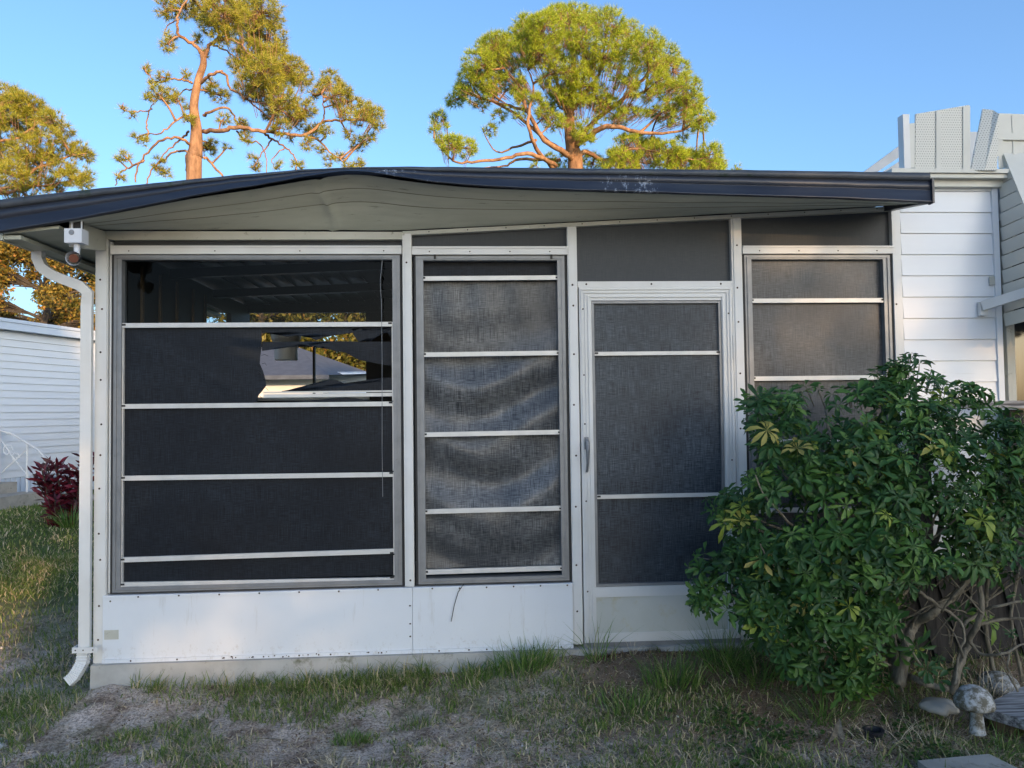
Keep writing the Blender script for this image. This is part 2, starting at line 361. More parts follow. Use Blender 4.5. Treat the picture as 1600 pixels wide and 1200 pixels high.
def smoothstep(a, b, x):
    t = np.clip((x - a) / (b - a), 0, 1); return t * t * (3 - 2 * t)
_g = np.random.default_rng(5).random((256, 256))
def vn(x, y, s):
    x = x * s + 97.3; y = y * s + 53.1; xi = np.floor(x).astype(int); yi = np.floor(y).astype(int); fx = x - xi; fy = y - yi
    fx = fx * fx * (3 - 2 * fx); fy = fy * fy * (3 - 2 * fy); g = lambda a, c: _g[a % 256, c % 256]
    return (g(xi, yi) * (1 - fx) + g(xi + 1, yi) * fx) * (1 - fy) + (g(xi, yi + 1) * (1 - fx) + g(xi + 1, yi + 1) * fx) * fy
def fbm(x, y, s): return .55 * vn(x, y, s) + .3 * vn(x, y, s * 2.3) + .15 * vn(x, y, s * 5.1)
def gh(x, y):
    """ground height"""
    h = .085 * smoothstep(-.8, 1.0, x) * smoothstep(-1.3, -.1, y) + .045 * smoothstep(-2.2, -1.9, x) * smoothstep(-.6, 0, y)
    h = h + .014 * np.sin(x * 2.1 + 1.3 * np.sin(y * 1.7)) * np.cos(y * 2.6 + .8) + .008 * np.sin(x * 5.3 + 2) * np.sin(y * 6.1)
    near = smoothstep(-3.6, -3.0, x) * smoothstep(3.6, 3.2, x) * smoothstep(1.5, .8, y)
    h = h + near * (.030 * (fbm(x, y, 5.) - .5) + .020 * (fbm(x + 5, y, 17.) - .5))
    return h - .01

# ------------------------------------------------------------ ground
gx = np.unique(np.concatenate([np.linspace(-300, -12, 14), np.linspace(-12, -2.9, 80), np.linspace(-2.9, 3.1, 300), np.linspace(3.1, 6, 12), np.linspace(6, 300, 14)]))
gy = np.unique(np.concatenate([np.linspace(-100, -4, 10), np.linspace(-4, -1.8, 12), np.linspace(-1.8, .1, 110), np.linspace(.1, 3, 30), np.linspace(3, 20, 40), np.linspace(20, 500, 14)]))
GX, GY = np.meshgrid(gx, gy); GZ = gh(GX, GY)
V = np.stack([GX, GY, GZ], -1).reshape(-1, 3); nx, ny = len(gx), len(gy)
ii, jj = np.meshgrid(np.arange(nx - 1), np.arange(ny - 1)); b0 = (jj * nx + ii).ravel()
np_mesh('ground', V, np.stack([b0, b0 + 1, b0 + nx + 1, b0 + nx], 1), M['ground'], smooth=True, kind='structure')

# ------------------------------------------------------------ the screened porch
XL, XR, ZS, ZP0, ZP1 = -2.045, 2.57, .155, .165, .52
porch = empty('screened_porch', ((XL + XR) / 2, 1.3, 0), label='white screened porch with black window screens under a sagging dark roof edge', cat='porch')
def part(mb, name, mats, par=porch, **kw): return mb.build(name, mats, par, **kw)
BK = 2.6    # depth of the porch
# slab: chipped front edge
b = MB(); n = 60
xs = np.linspace(-2.04, 2.6, n); top = []; bot = []
for i, x in enumerate(xs):
    w = .012 * mnoise.noise(Vector((x * 6, 0, 0))) + .006 * mnoise.noise(Vector((x * 23, 3, 0)))
    top.append((x, -.035 + w * .6, ZS)); bot.append((x, -.05 + w, -.1))
vs = [q for p_ in zip(bot, top) for q in p_]
b.add(vs, [(2 * i, 2 * i + 2, 2 * i + 3, 2 * i + 1) for i in range(n - 1)])
b.add([top[0], top[-1], (2.6, .05, ZS), (-2.04, .05, ZS), bot[0], bot[-1], (2.6, .05, -.1), (-2.04, .05, -.1)], [(0, 1, 2, 3), (0, 3, 7, 4), (1, 5, 6, 2)])
b.box(-2.04, 2.6, .052, BK + .1, -.1, ZS - .002)
part(b, 'slab', M['slab'])

# posts
def post(x0, x1, z0, z1, y=0., scr=(), name='post', mats=None, step=0.):
    b = MB(); b.box(x0, x1, y, .08, z0, z1)
    if step: b.box(x0 + step, x1 - .004, y - .006, y - .0005, z0, z1)
    for z in scr: b.screw((x0 + x1) / 2 + rnd.uniform(-.006, .006), z, y - (.0065 if step else .0005))
    return part(b, name, mats or [M['white'], M['screw']])
def hz(x):   # underside line of header
    return 2.478 if x < -.33 else 2.503 + (x + .31) * .0535
post(XL, -1.978, ZS, 2.50, 0, [z + rnd.uniform(-.05, .05) for z in np.linspace(.3, 2.3, 11)], step=.012)
post(-1.972, -1.962, .53, 2.47, .012, [])
post(-.352, -.300, .525, 2.515, -.006, [.56, 2.35], step=.014)
post(.592, .648, .175, hz(.62) + .01, -.002, [.36, .62, .95, 1.24, 1.53, 1.82, 2.10, 2.22], step=.006)
post(1.558, 1.620, .17, hz(1.6) + .01, -.002, [.4, .68, 1.08, 1.38, 1.70, 2.0, 2.2, 2.45], step=.012)
post(2.532, 2.552, .3, hz(2.54) + .005, -.004, [.9, 1.3, 1.75, 2.1], step=0)
post(2.566, 2.598, .1, 2.74, .02, [], step=0)
b = MB(); b.box(2.5525, 2.5655, .03, .08, .1, 2.7); part(b, 'gap_filler', M['dark'])

# headers
b = MB(); b.prism([(-2.045, 2.500), (-1.95, 2.478), (-.352, 2.4825), (-.352, 2.525), (-1.95, 2.528), (-2.045, 2.53)], -.012, .08)
part(b, 'header', [M['cream']])
b = MB(); b.prism([(-.35, 2.506), (2.56, 2.66), (2.56, 2.682), (-.35, 2.529)], -.010, .08)
for x in np.arange(-.2, 2.5, .22): b.screw(x, 2.518 + (x + .35) * .0535, -.0105, .004)
part(b, 'header', [M['cream'], M['screw']])

# transom screens
for x0, x1, z0 in ((-1.96, -.356, 2.446), (-.298, .590, 2.442), (.650, 1.556, 2.242), (1.622, 2.530, 2.446)):
    b = MB(); b.prism([(x0, z0), (x1, z0), (x1, hz(x1) + .012), (x0, hz(x0) + .012)], .028, .034)
    part(b, 'transom_screen', M['scr_flat'])
    if z0 > 2.3:
        b = MB(); b.box(x0, x1, -.014, .05, z0 - .047, z0)
        b.box(x0, x1, -.019, -.0145, z0 - .012, z0 - .002)
        for x in np.linspace(x0 + .1, x1 - .1, 4): b.screw(x, z0 - .03, -.0145, .004)
        part(b, 'window_head', [M['white'], M['screw']])

# kick panels
def kick(x0, x1, scrx):
    b = MB(); b.box(x0, x1, -.012, .04, ZP0 + .012, ZP1)
    b.box(x0, x1, -.018, .03, ZP0 - .008, ZP0 + .0115)      # bottom trim
    b.box(x0 + .001, x1 - .001, -.017, -.0125, ZP1 - .014, ZP1 - .002)
    for x in scrx: b.screw(x, ZP1 - .008 + rnd.uniform(-.002, .002), -.0175, .005)
    for x in scrx: b.screw(x + rnd.uniform(-.05, .05), ZP0 + .002, -.0185, .005)
    return b
b = kick(-1.990, -.3125, np.linspace(-1.8, -.5, 7))
for k in range(26): b.screw(-1.35 + .9 * rnd.random(), ZP0 + rnd.uniform(-.003, .008), -.0182, rnd.uniform(.002, .005))
True; b.screw(-1.95, .49, -.0125, .005)
for z in (.25, .32, .42): b.screw(-.325, z, -.0125, .005)
part(b, 'kick_panel', [M['panel'], M['screw']])
b = kick(-.3105, .590, np.linspace(-.2, .56, 6))
# bent wire stub hanging over the panel
part(b, 'kick_panel', [M['panel'], M['screw']], label='narrower mottled white kick panel with faint arc scratches')
b = MB(); b.tube([P(725, 912, -.02), P(716, 925, -.022), P(710, 945, -.022), P(705, 971, -.022)], .0022, 5); part(b, 'wire_stub', M['dark'])
b = MB(); b.box(-1.98, -1.905, -.0150, -.0125, .285, .335); part(b, 'patch', M['cream'])
b = kick(1.621, 2.55, np.linspace(1.7, 2.5, 5)); part(b, 'kick_panel', [M['panel'], M['screw']])

# windows
def frame(name, x0, x1, z0, z1, w, y0, y1, mat, par, wt=None, wb=None, lip=True):
    wt = wt or w; wb = wb or w
    b = MB(); b.box(x0, x0 + w, y0, y1, z0, z1); b.box(x1 - w, x1, y0, y1, z0, z1)
    b.box(x0 + w, x1 - w, y0, y1, z1 - wt, z1); b.box(x0 + w, x1 - w, y0, y1, z0, z0 + wb)
    if lip:
        q = w * .3
        b.box(x0 + q, x0 + q + .006, y0 - .006, y0 - .0005, z0 + q, z1 - q); b.box(x1 - q - .006, x1 - q, y0 - .006, y0 - .0005, z0 + q, z1 - q)
        b.box(x0 + q + .0065, x1 - q - .0065, y0 - .006, y0 - .0005, z1 - q - .006, z1 - q); b.box(x0 + q + .0065, x1 - q - .0065, y0 - .006, y0 - .0005, z0 + q, z0 + q + .006)
    return part(b, name, mat, par)
def railbox(x0, x1, z, y, par, h=.026, dz=0, name='rail'):
    b = MB()
    b.hexa([(x0, y, z - h * .5), (x1, y, z - h * .5 + dz), (x1, y + .02, z - h * .5 + dz), (x0, y + .02, z - h * .5), (x0, y, z + h * .2), (x1, y, z + h * .2 + dz), (x1, y + .02, z + h * .2 + dz), (x0, y + .02, z + h * .2)])
    b.hexa([(x0 - .004, y + .004, z + h * .2), (x1 + .004, y + .004, z + h * .2 + dz), (x1 + .004, y + .02, z + h * .2 + dz), (x0 - .004, y + .02, z + h * .2), (x0 - .004, y + .004, z + h * .5), (x1 + .004, y + .004, z + h * .5 + dz), (x1 + .004, y + .02, z + h * .5 + dz), (x0 - .004, y + .02, z + h * .5)])
    for x in (x0 + .012, x1 - .012):
        b.box(x - .012, x + .008, y - .003, y - .0005, z - .002, z + .008, 1)
    return part(b, name, [M['rail'], M['dark']], par)
def sheet(name, x0, x1, z0, z1, y, mat, par, fn=None, nx=2, nz=2):
    xs = np.linspace(x0, x1, nx); zs = np.linspace(z0, z1, nz); X, Z = np.meshgrid(xs, zs)
    Yv = np.full_like(X, y) if fn is None else y + fn(X, Z)
    V = np.stack([X, Yv, Z], -1).reshape(-1, 3); i, j = np.meshgrid(np.arange(nx - 1), np.arange(nz - 1)); q = (j * nx + i).ravel()
    return np_mesh(name, V, np.stack([q, q + 1, q + nx + 1, q + nx], 1), mat, par, smooth=True)

def window(x0, x1, z0, z1, label):
    e = MB(); e.box(x0, x0 + .012, .006, .07, z0, z1); e.box(x1 - .012, x1, .006, .07, z0, z1); e.box(x0 + .012, x1 - .012, .006, .07, z1 - .006, z1); e.box(x0 + .012, x1 - .012, .006, .07, z0, z0 + .006)
    w = part(e, 'window', M['dark']); w['label'] = label
    frame('frame', x0 + .0125, x1 - .0125, z0 + .0065, z1 - .0065, .042, .004, .068, M['alu'], w, wt=.026, wb=.03)
    return w
gentle = lambda a, k: (lambda X, Z: a * np.sin(X * k + 1.7 * np.sin(Z * 3.1)) * np.sin(Z * k * .8 + X * 2))
# --- window 1 (wide, torn)
w1 = window(-1.960, -.356, .526, 2.404, 'wide window with a torn screen showing daylight through its second pane')
a0, a1 = -1.905, -.412
sheet('glass_pane', a0, a1, 2.015, 2.372, .045, M['glass'], w1)
for z, dz in ((2.004, -.002), (1.553, -.004), (1.156, -.006), (.708, .012), (.572, -.012)):
    railbox(a0, a1, z, .010, w1, dz=dz)
b = MB()
for z0, z1 in ((.585, .695), (.722, 1.143), (1.17, 1.54), (1.566, 1.99)):
    for q in (a0 - .002, a1 - .006):
        b = MB(); b.box(q, q + .008, .016, .034, z0, z1); part(b, 'pane_edge', M['rail'], w1)
for z0, z1 in ((.583, .710), (.720, 1.145), (1.168, 1.545)):
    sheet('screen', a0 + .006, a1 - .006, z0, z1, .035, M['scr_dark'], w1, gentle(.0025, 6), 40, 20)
# torn second pane: three ragged pieces of cloth
def cloth(name, pts, y, mat, par, amp=.006):
    from mathutils.geometry import tessellate_polygon
    # resample the outline, jitter and fan by grid clipping
    import bmesh
    bm = bmesh.new(); f = bm.faces.new([bm.verts.new((p_[0], y, p_[1])) for p_ in pts])
    bmesh.ops.triangulate(bm, faces=[f]); bmesh.ops.subdivide_edges(bm, edges=bm.edges[:], cuts=3, use_grid_fill=True)
    for v in bm.verts:
        v.co.y += amp * mnoise.noise(Vector((v.co.x * 7, 1, v.co.z * 9)))
    me = bpy.data.meshes.new(name); bm.to_mesh(me); bm.free(); me.materials.append(mat)
    o = bpy.data.objects.new(name, me); link(o); setparent(o, par)
    for q in me.polygons: q.use_smooth = True
    return o
def px2(l, Y=.035): return [tuple(np.array(P(x, y, Y))[[0, 2]]) for x, y in l]
cloth('screen', px2([(188, 634), (188, 511), (409, 511), (407, 522), (409, 540), (407, 556), (406, 568), (411, 580), (415, 594), (416, 603), (410, 611), (404, 618), (402, 628), (390, 630), (300, 629), (230, 632)]), .035, M['scr_dark'], w1)['label'] = 'torn left piece of black screen'
cloth('screen', px2([(409, 511), (617, 510), (617, 534), (611, 528), (606, 520), (600, 519), (592, 522), (583, 528), (578, 533), (570, 532), (560, 534), (553, 524), (549, 513), (543, 515), (537, 521), (520, 523), (505, 527), (494, 532), (486, 528), (476, 524), (462, 524), (448, 526), (436, 524), (426, 517), (420, 515), (416, 520), (409, 521)]), .037, M['scr_dark'], w1)
cloth('screen', px2([(409, 634), (412, 629), (430, 629), (500, 627), (540, 621), (556, 622), (590, 628), (617, 628), (617, 632), (409, 635)]), .037, M['scr_dark'], w1)
cloth('screen', px2([(440, 611), (470, 606), (484, 604), (497, 599), (512, 593), (527, 594), (540, 600), (560, 597), (585, 595), (600, 590), (617, 590), (617, 612), (440, 612)]), .039, M['scr_dark'], w1)
cloth('screen', px2([(409, 534), (520, 533), (617, 534), (617, 572), (600, 570), (560, 562), (540, 551), (515, 546), (508, 541), (498, 538), (470, 539), (445, 537), (430, 540), (418, 547), (409, 548)]), .041, M['scr_dark'], w1)
for k in range(9):
    q = P(407 + 4 * math.sin(k * 2.2), 518 + k * 12.5, .034); b = MB(); b.tube([q, q + Vector((.012 + .008 * rnd.random(), -.004, rnd.uniform(-.008, .006))), q + Vector((.02 + .02 * rnd.random(), .0, rnd.uniform(-.03, .004)))], .0012, 3); part(b, 'frayed_thread', M['dark'], w1)
b = MB(); b.box(P(410, 615).x, P(612, 615).x, .022, .032, 1.592, 1.612); b.box(P(410, 615).x, P(612, 615).x, .020, .034, 1.617, 1.626); part(b, 'lower_rail', M['rail'], w1)

# --- window 2 (folded screen)
w2 = window(-.290, .588, .526, 2.398, 'narrow window with a sagging grey screen in curved folds')
c0, c1 = -.262 + .018, .556 - .008
for z in (2.262, 1.826, 1.371, .937, .598): railbox(c0, c1, z, .008, w2, dz=.004)
b = MB()
for z0, z1 in ((.612, .923), (.95, 1.357), (1.385, 1.812), (1.84, 2.248)):
    for q in (c0 - .002, c1 - .005):
        b = MB(); b.box(q, q + .007, .014, .034, z0, z1); part(b, 'pane_edge', M['rail'], w2)
def folds(X, Z):
    u = (X - c0) / (c1 - c0)
    zz = Z - .30 * (u - .34) ** 2 - .05 * np.sin(u * 5 + Z * 2)
    a = .028 * np.clip((2.2 - Z) / .5, .15, 1)
    env = .35 + .65 * np.sin(math.pi * np.clip(u, 0, 1)) ** .5
    return a * env * (np.sin(zz * 13.5 + 1.3 * np.sin(zz * 3.7 + 1)) + .30 * np.sin(zz * 29 + u * 4 + 2) * np.sin(u * 3 + zz * 2)) + .004 * np.sin(X * 30 + 5 * Z) * np.sin(Z * 5)
sheet('screen', c0 + .005, c1 - .005, .605, 2.25, .058, M['scr_fold'], w2, folds, 90, 220)
sheet('glass_pane', c0 - .01, c1 + .01, 2.27, 2.37, .062, M['scr_dark'], w2)
b = MB()
for x in (-.168, .50):
    b = MB(); b.box(x - .006, x + .006, -.006, .003, 2.372, 2.398); part(b, 'clip', M['dark'], w2)

# --- window 3
w3 = window(1.624, 2.530, .526, 2.402, 'window at the right end with an evenly stretched grey screen, half hidden by the bush')
d0, d1 = 1.668, 2.486
for z in (2.126, 1.669, 1.300, .90, .575): railbox(d0, d1, z, .010, w3)
b = MB()
for z0, z1 in ((.59, .89), (.915, 1.287), (1.314, 1.655), (1.683, 2.112)):
    for q in (d0 - .002, d1 - .005):
        b = MB(); b.box(q, q + .007, .016, .034, z0, z1); part(b, 'pane_edge', M['rail'], w3)
for z0, z1 in ((.588, .90), (.913, 1.29), (1.313, 1.658), (1.682, 2.115), (2.14, 2.372)):
    sheet('screen', d0 + .005, d1 - .005, z0, z1, .038, M['scr_mid'], w3, gentle(.003, 5), 40, 24)

# --- door
b = MB(); DX0, DX1, DZ0, DZ1 = .655, 1.552, .182, 2.205
b.box(.650, 1.556, -.004, .07, 2.2065, 2.240)                       # header of the doorway
for x in (.70, 1.08, 1.49): b.screw(x, 2.224, -.0045, .006)
part(b, 'door_header', [M['white'], M['screw']])
b = MB(); b.box(.650, 1.556, -.01, .08, ZS + .001, .181); part(b, 'threshold', M['alu'])
b = MB(); sw = .070
b.box(DX0, DX0 + sw, -.010, .03, DZ0, DZ1); b.box(DX1 - sw + .006, DX1, -.010, .03, DZ0, DZ1)
b.box(DX0 + sw, DX1 - sw + .006, -.010, .03, 2.128, DZ1); b.box(DX0 + sw, DX1 - sw + .006, -.010, .03, .435, .492); b.box(DX0 + sw, DX1 - sw + .006, -.010, .03, DZ0, .232)
for a, c in ((.010, .016), (.030, .034), (.048, .060)):
    b.box(DX0 + a, DX0 + c, -.017, -.0105, DZ0 + .01, DZ1 - a); b.box(DX1 - c, DX1 - a, -.017, -.0105, DZ0 + .01, DZ1 - a); b.box(DX0 + c + .0005, DX1 - c - .0005, -.017, -.0105, DZ1 - c, DZ1 - a)
for z in (2.08, 1.70, 1.42, .98, .47): b.screw(DX0 + .022, z, -.0105, .005)
for z in (2.05, 1.2): b.screw(DX1 - .022, z, -.0105, .005)
door = part(b, 'screen_door', [M['white'], M['screw']])
frame('frame', DX0 + sw + .002, DX1 - sw + .004, .494, 2.126, .014, -.004, .028, M['alu'], door, lip=False)
for z in (1.822, 1.001): railbox(.742, 1.480, z, -.002, door, h=.022)
sheet('screen', .738, 1.484, 1.83, 2.112, .014, M['scr_door'], door, gentle(.002, 6), 30, 20)
sheet('screen', .742, 1.480, .505, 1.82, .016, M['scr_door'], door, gentle(.003, 4), 30, 40)
def dent(X, Z): return .004 * np.exp(-((X - .86) ** 2 + (Z - .36) ** 2) / .006) - .003 * np.exp(-((X - 1.2) ** 2) / .02) + .001 * np.sin(X * 9)
sheet('kick_plate', DX0 + sw, DX1 - sw + .006, .232, .435, -.004, M['kick'], door, dent, 40, 16)
b = MB(); hx = DX0 + .028
b.box(hx - .012, hx + .012, -.024, -.0175, 1.275, 1.345)
b.tube([(hx, -.02, 1.33), (hx, -.055, 1.315), (hx, -.062, 1.27), (hx, -.055, 1.20), (hx, -.03, 1.16), (hx, -.02, 1.15)], [.010, .012, .011, .008, .007, .008], 8)
b.screw(hx, 1.15, -.018, .006)
part(b, 'handle', [M['alu'], M['dark']], door)
b = MB(); b.tube([(DX1 + .002, -.012, 1.78), (DX1 + .002, -.012, 1.92)], .005, 8); part(b, 'hinge', M['rail'], door)

# interior: side wall, rear wall with a window band, ceiling with rafters
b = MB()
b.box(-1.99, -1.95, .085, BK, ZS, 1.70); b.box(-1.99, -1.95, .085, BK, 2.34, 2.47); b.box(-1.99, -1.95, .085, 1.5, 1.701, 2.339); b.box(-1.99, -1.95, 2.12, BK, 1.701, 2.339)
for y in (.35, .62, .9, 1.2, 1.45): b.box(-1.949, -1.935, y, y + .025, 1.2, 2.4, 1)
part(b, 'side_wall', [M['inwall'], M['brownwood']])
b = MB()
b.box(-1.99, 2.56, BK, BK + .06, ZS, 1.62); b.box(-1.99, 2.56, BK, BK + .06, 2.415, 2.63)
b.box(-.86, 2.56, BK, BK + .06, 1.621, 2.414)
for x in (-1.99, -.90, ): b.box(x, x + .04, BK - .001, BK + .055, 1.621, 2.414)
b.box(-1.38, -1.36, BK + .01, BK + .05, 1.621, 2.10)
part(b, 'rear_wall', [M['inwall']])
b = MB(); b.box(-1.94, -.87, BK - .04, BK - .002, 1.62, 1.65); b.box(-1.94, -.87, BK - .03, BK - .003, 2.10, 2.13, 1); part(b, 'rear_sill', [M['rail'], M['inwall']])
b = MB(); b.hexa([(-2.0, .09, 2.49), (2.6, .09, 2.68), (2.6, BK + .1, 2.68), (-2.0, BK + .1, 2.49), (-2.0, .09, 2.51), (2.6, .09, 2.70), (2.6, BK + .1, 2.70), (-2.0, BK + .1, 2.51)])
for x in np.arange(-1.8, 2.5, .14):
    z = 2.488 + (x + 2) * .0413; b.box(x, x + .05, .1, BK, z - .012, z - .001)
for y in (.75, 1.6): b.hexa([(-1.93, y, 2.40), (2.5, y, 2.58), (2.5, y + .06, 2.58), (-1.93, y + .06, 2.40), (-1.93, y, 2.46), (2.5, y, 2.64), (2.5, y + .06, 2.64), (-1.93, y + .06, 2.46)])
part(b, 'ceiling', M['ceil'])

# --- roof: fascia traced along the warped rake edge
YF = -.38
tp = [(-40, 319), (0, 312), (120, 298), (250, 285), (330, 277), (400, 271), (470, 265), (540, 262), (620, 260.5), (700, 261), (860, 262.5), (1150, 266), (1456, 270)]
bt = [(-40, 371), (0, 363), (60, 353), (120, 343), (250, 319), (330, 304), (400, 294), (460, 284), (500, 277), (540, 271), (580, 273), (620, 280), (680, 288), (750, 293), (850, 297), (1000, 301), (1150, 306), (1300, 310), (1456, 317)]
tpw = np.array([list(P(x, y, YF)) for x, y in tp]); btw = np.array([list(P(x, y, YF)) for x, y in bt])
X0, X1 = -2.35, 2.535
def smooth_interp(x, xp, fp):
    return sum(np.interp(x + o, xp, fp) * w for o, w in ((-.08, .25), (0, .5), (.08, .25)))
ztop = lambda x: smooth_interp(x, tpw[:, 0], tpw[:, 2]); zbot = lambda x: smooth_interp(x, btw[:, 0], btw[:, 2])
xs = np.linspace(X0, X1, 160)
prof = [(0, .012), (.0, -.003), (.24, -.005), (.245, .010), (.27, .010), (.275, .003), (.54, .001), (.555, .006), (.58, .006), (.60, .001), (.925, -.003), (.94, -.008), (1.0, -.008), (1.0, .02)]
V = []; pr = len(prof)
for x in xs:
    zt, zb = ztop(x), zbot(x); hgt = zt - zb; fl = smoothstep(.05, .16, hgt)
    for t_, dy in prof:
        w = .003 * math.sin(x * 3 + t_ * 5) + .002 * mnoise.noise(Vector((x * 5, t_ * 3, 0)))
        tw = -.05 * (1 - fl) * t_                      # the folded place leans out
        V.append((x, YF + dy * (.35 + .65 * fl) + w + tw, zt - t_ * hgt + .002 * mnoise.noise(Vector((x * 9, 0, 5)))))
V = np.array(V); i, j = np.meshgrid(np.arange(pr - 1), np.arange(len(xs) - 1)); q = (j * pr + i).ravel()
Fq = np.stack([q, q + pr, q + pr + 1, q + 1], 1); mi = np.where(np.tile(np.arange(pr - 1), len(xs) - 1) < 3, 1, 0)
roofb = MB()   # roof deck
for xa, xb in zip(xs[:-1:4], np.append(xs[4::4], xs[-1])):
    za, zb2 = ztop(xa) - .006, ztop(xb) - .006
    roofb.hexa([(xa, YF + .02, za - .03), (xb, YF + .02, zb2 - .03), (xb, BK + .25, zb2 - .03), (xa, BK + .25, za - .03), (xa, YF + .02, za), (xb, YF + .02, zb2), (xb, BK + .25, zb2), (xa, BK + .25, za)])
roof = part(roofb, 'roof', M['roofcap'])
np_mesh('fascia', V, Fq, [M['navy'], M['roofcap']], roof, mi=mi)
b = MB(); b.box(X1 + .0005, X1 + .012, YF - .014, YF + .03, zbot(X1) - .004, ztop(X1) - .035)
b.hexa([(X1 - .05, YF + .031, zbot(X1) + .0), (X1, YF + .031, zbot(X1)), (X1, .0, 2.655), (X1 - .05, .0, 2.655), (X1 - .05, YF + .031, zbot(X1) + .09), (X1, YF + .031, zbot(X1) + .09), (X1, .0, 2.80), (X1 - .05, .0, 2.80)])
part(b, 'end_cap', M['navy'], roof)
# soffit loft from fascia foot to the header
rows = [0, .02, .30, .305, .56, .565, .80, .805, .93, .94, 1.0]; V = []; nr = len(rows)
xsS = np.linspace(-2.0, 2.47, 200)
for x in xsS:
    za = zbot(x) - .0; zb_ = (2.531 if x < -.33 else 2.530 + (x + .33) * .0535) + .004
    for k, t_ in enumerate(rows):
        y = YF + .012 + t_ * (-.012 - (YF + .012)); sag = .035 * math.sin(math.pi * t_) * smoothstep(.05, .25, za - zb_)
        z = za + (zb_ - za) * t_ + sag
        crease = math.exp(-((x + .745 + .03 * math.sin(t_ * 6)) / .016) ** 2) * .012 * (1 if x < -.2 else 0)
        step = -.004 * (k % 2) if 0 < k < nr - 1 else 0
        wv = .005 * mnoise.noise(Vector((x * 3.0, t_ * 4, 2)))
        V.append((x, y - crease * .6 + wv * .5, z - crease + step * 0.8 + wv))
V = np.array(V); i, j = np.meshgrid(np.arange(nr - 1), np.arange(len(xsS) - 1)); q = (j * nr + i).ravel()
np_mesh('soffit', V, np.stack([q, q + nr, q + nr + 1, q + 1], 1), [M['soffit'], M['seam']], roof, mi=np.where(np.isin(np.tile(np.arange(nr - 1), len(xsS) - 1), (2, 4)), 1, 0))
# beam running forward at the left corner, and the left eave
b = MB(); b.hexa([(-2.02, YF + .05, 2.37), (-1.985, YF + .05, 2.37), (-1.985, -.002, 2.42), (-2.045, -.002, 2.42), (-2.02, YF + .05, 2.50), (-1.985, YF + .05, 2.50), (-1.985, -.002, 2.525), (-2.045, -.002, 2.525)])
part(b, 'beam', M['cream'], roof)
b = MB(); b.hexa([(-2.33, YF + .03, 2.43), (-2.06, YF + .03, 2.46), (-2.06, BK + .2, 2.46), (-2.33, BK + .2, 2.43), (-2.33, YF + .03, 2.445), (-2.06, YF + .03, 2.475), (-2.06, BK + .2, 2.475), (-2.33, BK + .2, 2.445)])
b.box(-2.355, -2.335, YF + .03, BK + .2, 2.40, 2.58); b.box(-2.334, -2.25, YF + .035, BK + .2, 2.405, 2.425)
part(b, 'eave', M['soffit'], roof)

# downspout
b = MB()
ctr = [P(60, 380, -.05), P(60, 404, -.05), P(66, 418, -.05), P(82, 430, -.05), P(108, 440, -.05), P(126, 447, -.05), P(136, 457, -.05), P(139, 475, -.05), P(140, 600, -.05), P(139, 800, -.05), (-2.073, -.032, .23)]
ctr = [Vector(c) for c in ctr]
for c in ctr[7:]: c.x = -2.073; c.y = -.032
ctr[6].y = -.04
b.tube(ctr, .038, 4, sq=(1, .8)); ds = part(b, 'downspout', M['white'])
b = MB(); el = [Vector((-2.075, -.036, .235)), Vector((-2.079, -.042, .175)), Vector((-2.094, -.056, .140)), Vector((-2.112, -.064, .108)), Vector((-2.138, -.072, .085))]
pts = []; rr = []
for a_, c_ in zip(el[:-1], el[1:]):
    for k in range(4):
        pts += [a_.lerp(c_, k / 4), a_.lerp(c_, k / 4 + .12)]; rr += [.041, .036]
pts.append(el[-1]); rr.append(.040); b.tube(pts, rr, 4, sq=(1, .8), cap=False); part(b, 'elbow', M['white'], ds)
b = MB(); b.box(-2.115, -1.985, -.078, -.075, .235, .265); b.box(-2.118, -2.1151, -.078, 0, .235, .265)
for x in (-2.10, -2.06, -2.01): b.screw(x, .25, -.0785, .004)
part(b, 'strap', [M['white'], M['screw']], ds)

# security light hung at the corner
lt = empty('porch_light', (-1.96, -.33, 2.36), label='white outdoor light box with an empty bulb socket under the roof corner', cat='light fixture')
lx, lz = P(122, 371, -.34).x, P(122, 371, -.34).z
b = MB(); b.box(lx - .046, lx + .040, -.385, -.315, lz - .036, lz + .036); b.lathe((lx - .01, -.386, lz + .016), [(.014, 0), (.012, -.003)], 12, 1, 'Y')
part(b, 'junction_box', [M['white_plain'], M['alu']], lt)
b = MB(); b.box(lx - .030, lx - .024, -.35, -.345, lz + .036, lz + .10); b.box(lx + .018, lx + .024, -.35, -.345, lz + .036, lz + .10); b.box(lx - .0235, lx + .0175, -.34, -.32, lz + .037, lz + .09, 1); part(b, 'bracket', [M['white_plain'], M['dark']], lt)
b = MB(); b.tube([(lx - .0, -.35, lz - .036), (lx - .0, -.35, lz - .085), (lx - .006, -.352, lz - .11)], [.016, .014, .020], 10)
b.tube([(lx - .012, -.345, lz - .11), (lx + .004, -.385, lz - .118), (lx + .012, -.41, lz - .122)], [.028, .031, .036], 16, cap=False); part(b, 'lamp_holder', M['white_plain'], lt, smooth=True)
b = MB(); b.tube([(lx - .004, -.36, lz - .115), (lx + .011, -.404, lz - .121)], [.022, .022], 12); part(b, 'socket', M['socket'], lt)

# dangling cord in front of the wide window
b = MB(); b.tube([P(598, 398, -.01), P(597, 410, -.012), P(594, 440, -.012), P(596, 475, -.012), P(597, 560, -.012), P(597, 700, -.012), P(598, 776, -.012)], .0018, 5)
cdx = empty('loose_cord', (P(597, 500, 0).x, -.01, 2.3), label='thin grey cord dangling in front of the wide torn window', cat='cord'); part(b, 'cord', M['alu'], cdx)

